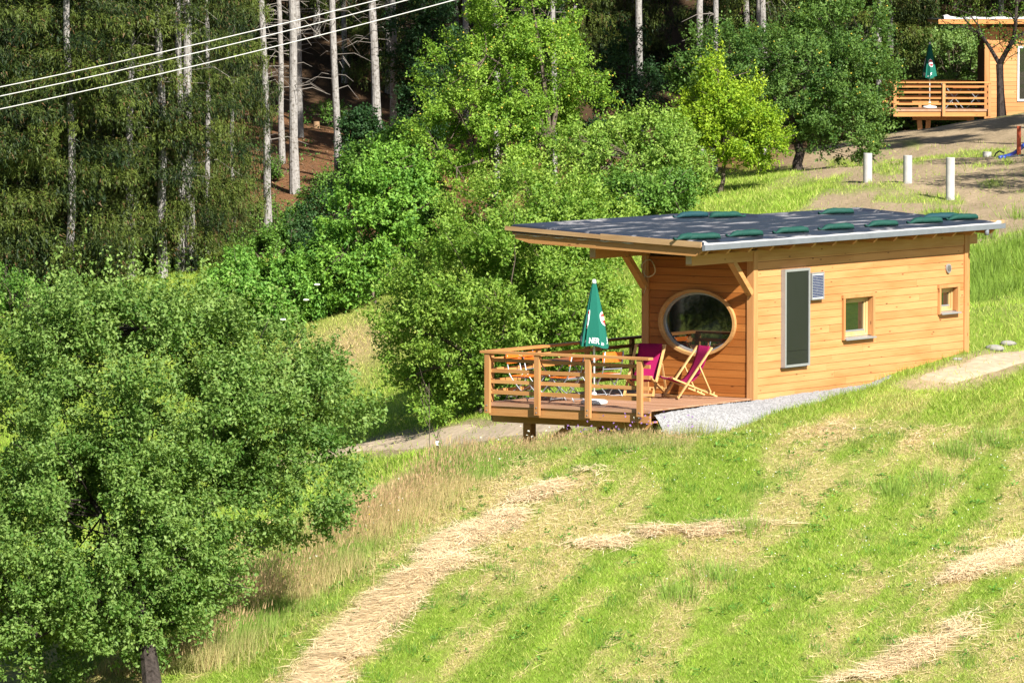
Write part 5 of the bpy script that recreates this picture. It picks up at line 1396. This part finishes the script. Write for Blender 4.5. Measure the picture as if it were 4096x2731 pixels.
stuff("grass_clumps", [clumps(edge, 150, .05, .17, .17, (.19, .28, .045), .006), clumps(edge[:5], 170, .15, .42, .16, (.26, .27, .08), .005), clumps(cl, 60, .06, .16, .10, (.10, .21, .028)), clumps(cl2, 420, .12, .34, .20, (.19, .29, .05)), clumps(back, 160, .15, .45, .25, (.16, .25, .035), .009)], "taller grass clumps dotted over the slope")
wd_ = [(rng.uniform(-5, 9.5), rng.uniform(87, 106)) for _ in range(420)]
P = np.repeat(np.array(wd_), 9, 0) + rng.normal(size=(420 * 9, 2)) * [.05, .08]; P = np.c_[P, hgt(P[:, 0], P[:, 1]) + .035]
V, F, Cc = leaf_arrays(P, rng.normal(size=P.shape) * [1, 1, .3] + [0, 0, .25], rng.normal(size=P.shape) * .3 + [0, 0, 1], rng.uniform(.05, .10, len(P)), rng.uniform(.025, .05, len(P)), np.array([.085, .20, .03]) * rng.uniform(.6, 1.5, (len(P), 1)))
tag(link("broad_leaved_weeds", tris_mesh("broad_leaved_weeds", V, F, Cc, 'leaf_dull')), "broad-leaved weeds dotted through the mown grass", kind="stuff")
P = np.c_[rng.uniform(2, 9.5, 260), rng.uniform(93, 106, 260)]; P = np.c_[P, hgt(P[:, 0], P[:, 1]) + .06]
V, F = pebbles(P, .008, .014); tag(link("clover_blossoms", tris_mesh("clover_blossoms", V, F, None, 'whiteprint')), "tiny white clover blossoms in the mown grass", kind="stuff")
# uncut strip of tall grass along the meadow's edge
seg = np.r_[0, np.cumsum(np.linalg.norm(np.diff(RIDGE, axis=0), axis=1))]
def along(L, n, wd):
    sg = np.r_[0, np.cumsum(np.linalg.norm(np.diff(L, axis=0), axis=1))]; t = rng.uniform(0, sg[-1], n)
    p = np.stack([np.interp(t, sg, L[:, 0]), np.interp(t, sg, L[:, 1])], 1)
    i = np.clip(np.searchsorted(sg, t) - 1, 0, len(L) - 2); d = np.diff(L, axis=0)[i]; d = d / np.linalg.norm(d, axis=1, keepdims=True)
    nr = np.stack([-d[:, 1], d[:, 0]], 1); o = rng.normal(size=n) * wd
    return p + nr * o[:, None], d, o, t / sg[-1]
def tallgrass(n, h0, h1, wd, w0, heads):
    p, d, o, t = along(RIDGE, n, wd); x, y = p[:, 0], p[:, 1]
    du, dv = (x - C0[0]) * UX[0] + (y - C0[1]) * UX[1], (x - C0[0]) * VX[0] + (y - C0[1]) * VX[1]
    k = ~((du > -4.2) & (dv > -.3)); x, y = x[k], y[k]; n = len(x)
    z = hgt(x, y); h = rng.uniform(h0, h1, n) * (.6 + .8 * vnoise(x * .9, y * .5 + 9)) * (1 - .62 * sstep(-1.6, .4, x))
    mixd = sstep(.35, .6, fbm(x * .8 + 50, y * .5, 3))[:, None] * .8 + rng.normal(size=(n, 1)) * .2
    mixd = np.clip(mixd - .35 * sstep(-.5, 1.5, x)[:, None], 0, 1)
    c = (np.array([.19, .30, .05]) * (1 - mixd) + np.array([.46, .345, .185]) * mixd) * rng.uniform(.7, 1.3, (n, 1))
    a = rng.uniform(0, 2 * pi, n); side = np.stack([np.cos(a), np.sin(a), 0 * a], 1) * (w0 * rng.uniform(.6, 1.3, n))[:, None]
    b = np.stack([x, y, z - .02], 1); ln = np.c_[rng.normal(size=(n, 2)) * .22 + [.08, 0], np.ones(n)] * h[:, None]
    V = np.stack([b - side, b + side, b + ln], 1).reshape(-1, 3); out = [(V, np.repeat(c, 3, 0))]
    if heads:                                              # seed heads
        j = rng.random(n) < .45; b2 = (b + ln * .86)[j]; s2 = side[j] * 1.9; up = ln[j] * .2
        out.append((np.stack([b2 - s2, b2 + s2, b2 + up], 1).reshape(-1, 3), np.repeat(np.array([.40, .275, .155]) * rng.uniform(.7, 1.3, (j.sum(), 1)), 3, 0)))
    return out
stuff("tall_grass", tallgrass(70000, .15, .36, .5, .0055, False) + tallgrass(20000, .32, .60, .36, .004, True), "uncut tall grass with brown seed heads along the meadow edge")
# cut hay in swaths and loose wisps
def hay():
    out = []
    for L, wd in SWATHS:
        ln_ = np.linalg.norm(np.diff(L, axis=0), axis=1).sum(); n = int((9500 if wd > .39 else 3600) * ln_ * wd)
        p, d, o, t = along(L, n, wd * .55); p = p + d * (rng.normal(size=(n, 1)) * .45); wob = (vnoise(t * 9 + wd * 40, t * 0 + .5) - .5) * wd * .9
        p = p + np.stack([-d[:, 1], d[:, 0]], 1) * wob[:, None]
        den = fbm(p[:, 0] * 3, p[:, 1] * 1.2, 2) + .25 - .25 * np.abs(o) / wd; k = den > (.44 if wd > .39 else .54); p, d, o = p[k], d[k], o[k]; n = len(p)
        z = hgt(p[:, 0], p[:, 1]) + np.maximum(0, .06 * (1 - (o / wd) ** 2)) * rng.random(n) + .035
        a = np.arctan2(d[:, 1], d[:, 0]) + rng.normal(size=n) * .75 + pi * (rng.random(n) < .5) + 1.6 * (vnoise(p[:, 0] * 2, p[:, 1] * 2) - .5); l = rng.uniform(.18, .5, n)
        ax = np.stack([np.cos(a), np.sin(a), rng.normal(size=n) * .06 + .1 * np.sin(a)], 1) * l[:, None]
        sd2 = np.stack([-np.sin(a), np.cos(a), rng.normal(size=n) * .2], 1) * (.0065 * rng.uniform(.6, 1.4, n))[:, None]
        b = np.c_[p, z]; c = np.array([.70, .56, .35]) * rng.uniform(.72, 1.25, (n, 1))
        out.append((np.stack([b - sd2, b + sd2, b + ax], 1).reshape(-1, 3), np.repeat(c, 3, 0)))
    n = 110000; x = rng.uniform(-5, 10, n); y = rng.uniform(87, 106.5, n); dry = zones(x, y)[0]; k = (rng.random(n) < dry * .75) & (dry > .25)
    x, y = x[k], y[k]; n = len(x); a = rng.normal(size=n) * .7 + 1.25; l = rng.uniform(.10, .32, n); z = hgt(x, y) + rng.uniform(.01, .05, n)
    ax = np.stack([np.cos(a), np.sin(a), rng.normal(size=n) * .1 + .12 * np.sin(a)], 1) * l[:, None]; sd2 = np.stack([-np.sin(a), np.cos(a), rng.normal(size=n) * .3], 1) * .0045
    b = np.stack([x, y, z], 1); out.append((np.stack([b - sd2, b + sd2, b + ax], 1).reshape(-1, 3), np.repeat(np.array([.60, .46, .26]) * rng.uniform(.7, 1.25, (n, 1)), 3, 0)))
    return out
stuff("cut_hay", hay(), "cut hay lying in pale swaths and wisps on the meadow", 'straw')
# wild flowers in the uncut strip
def flowers(n, px0, px1, colr, hz, s, name, label):
    p, d, o, t = along(RIDGE, n * 4, .42); q = project(p[:, 0], p[:, 1], hgt(p[:, 0], p[:, 1])); k = (q[0] > px0) & (q[0] < px1); p = p[k][:n]
    z = hgt(p[:, 0], p[:, 1]) + rng.uniform(*hz, len(p)); c = np.c_[p, z]; out = []
    for j in range(3):
        a = rng.uniform(0, 2 * pi, len(p)); e1 = rdir(len(p)) * s; e2 = rdir(len(p)) * s
        out.append((np.stack([c - e1, c + e2, c + e1 * .9 - e2 * .5], 1).reshape(-1, 3), np.repeat(np.array(colr) * rng.uniform(.8, 1.2, (len(p), 1)), 3, 0)))
    stuff(name, out, label)
flowers(90, 1300, 1620, (.36, .20, .55), (.25, .5), .022, "purple_flowers", "purple knapweed blossoms in the tall grass beside the terrace")
flowers(50, 700, 1620, (.75, .75, .70), (.2, .45), .02, "white_flowers", "white blossoms sprinkled through the tall grass")
flowers(40, 450, 1560, (.65, .50, .03), (.15, .4), .018, "yellow_flowers", "yellow blossoms sprinkled through the tall grass")
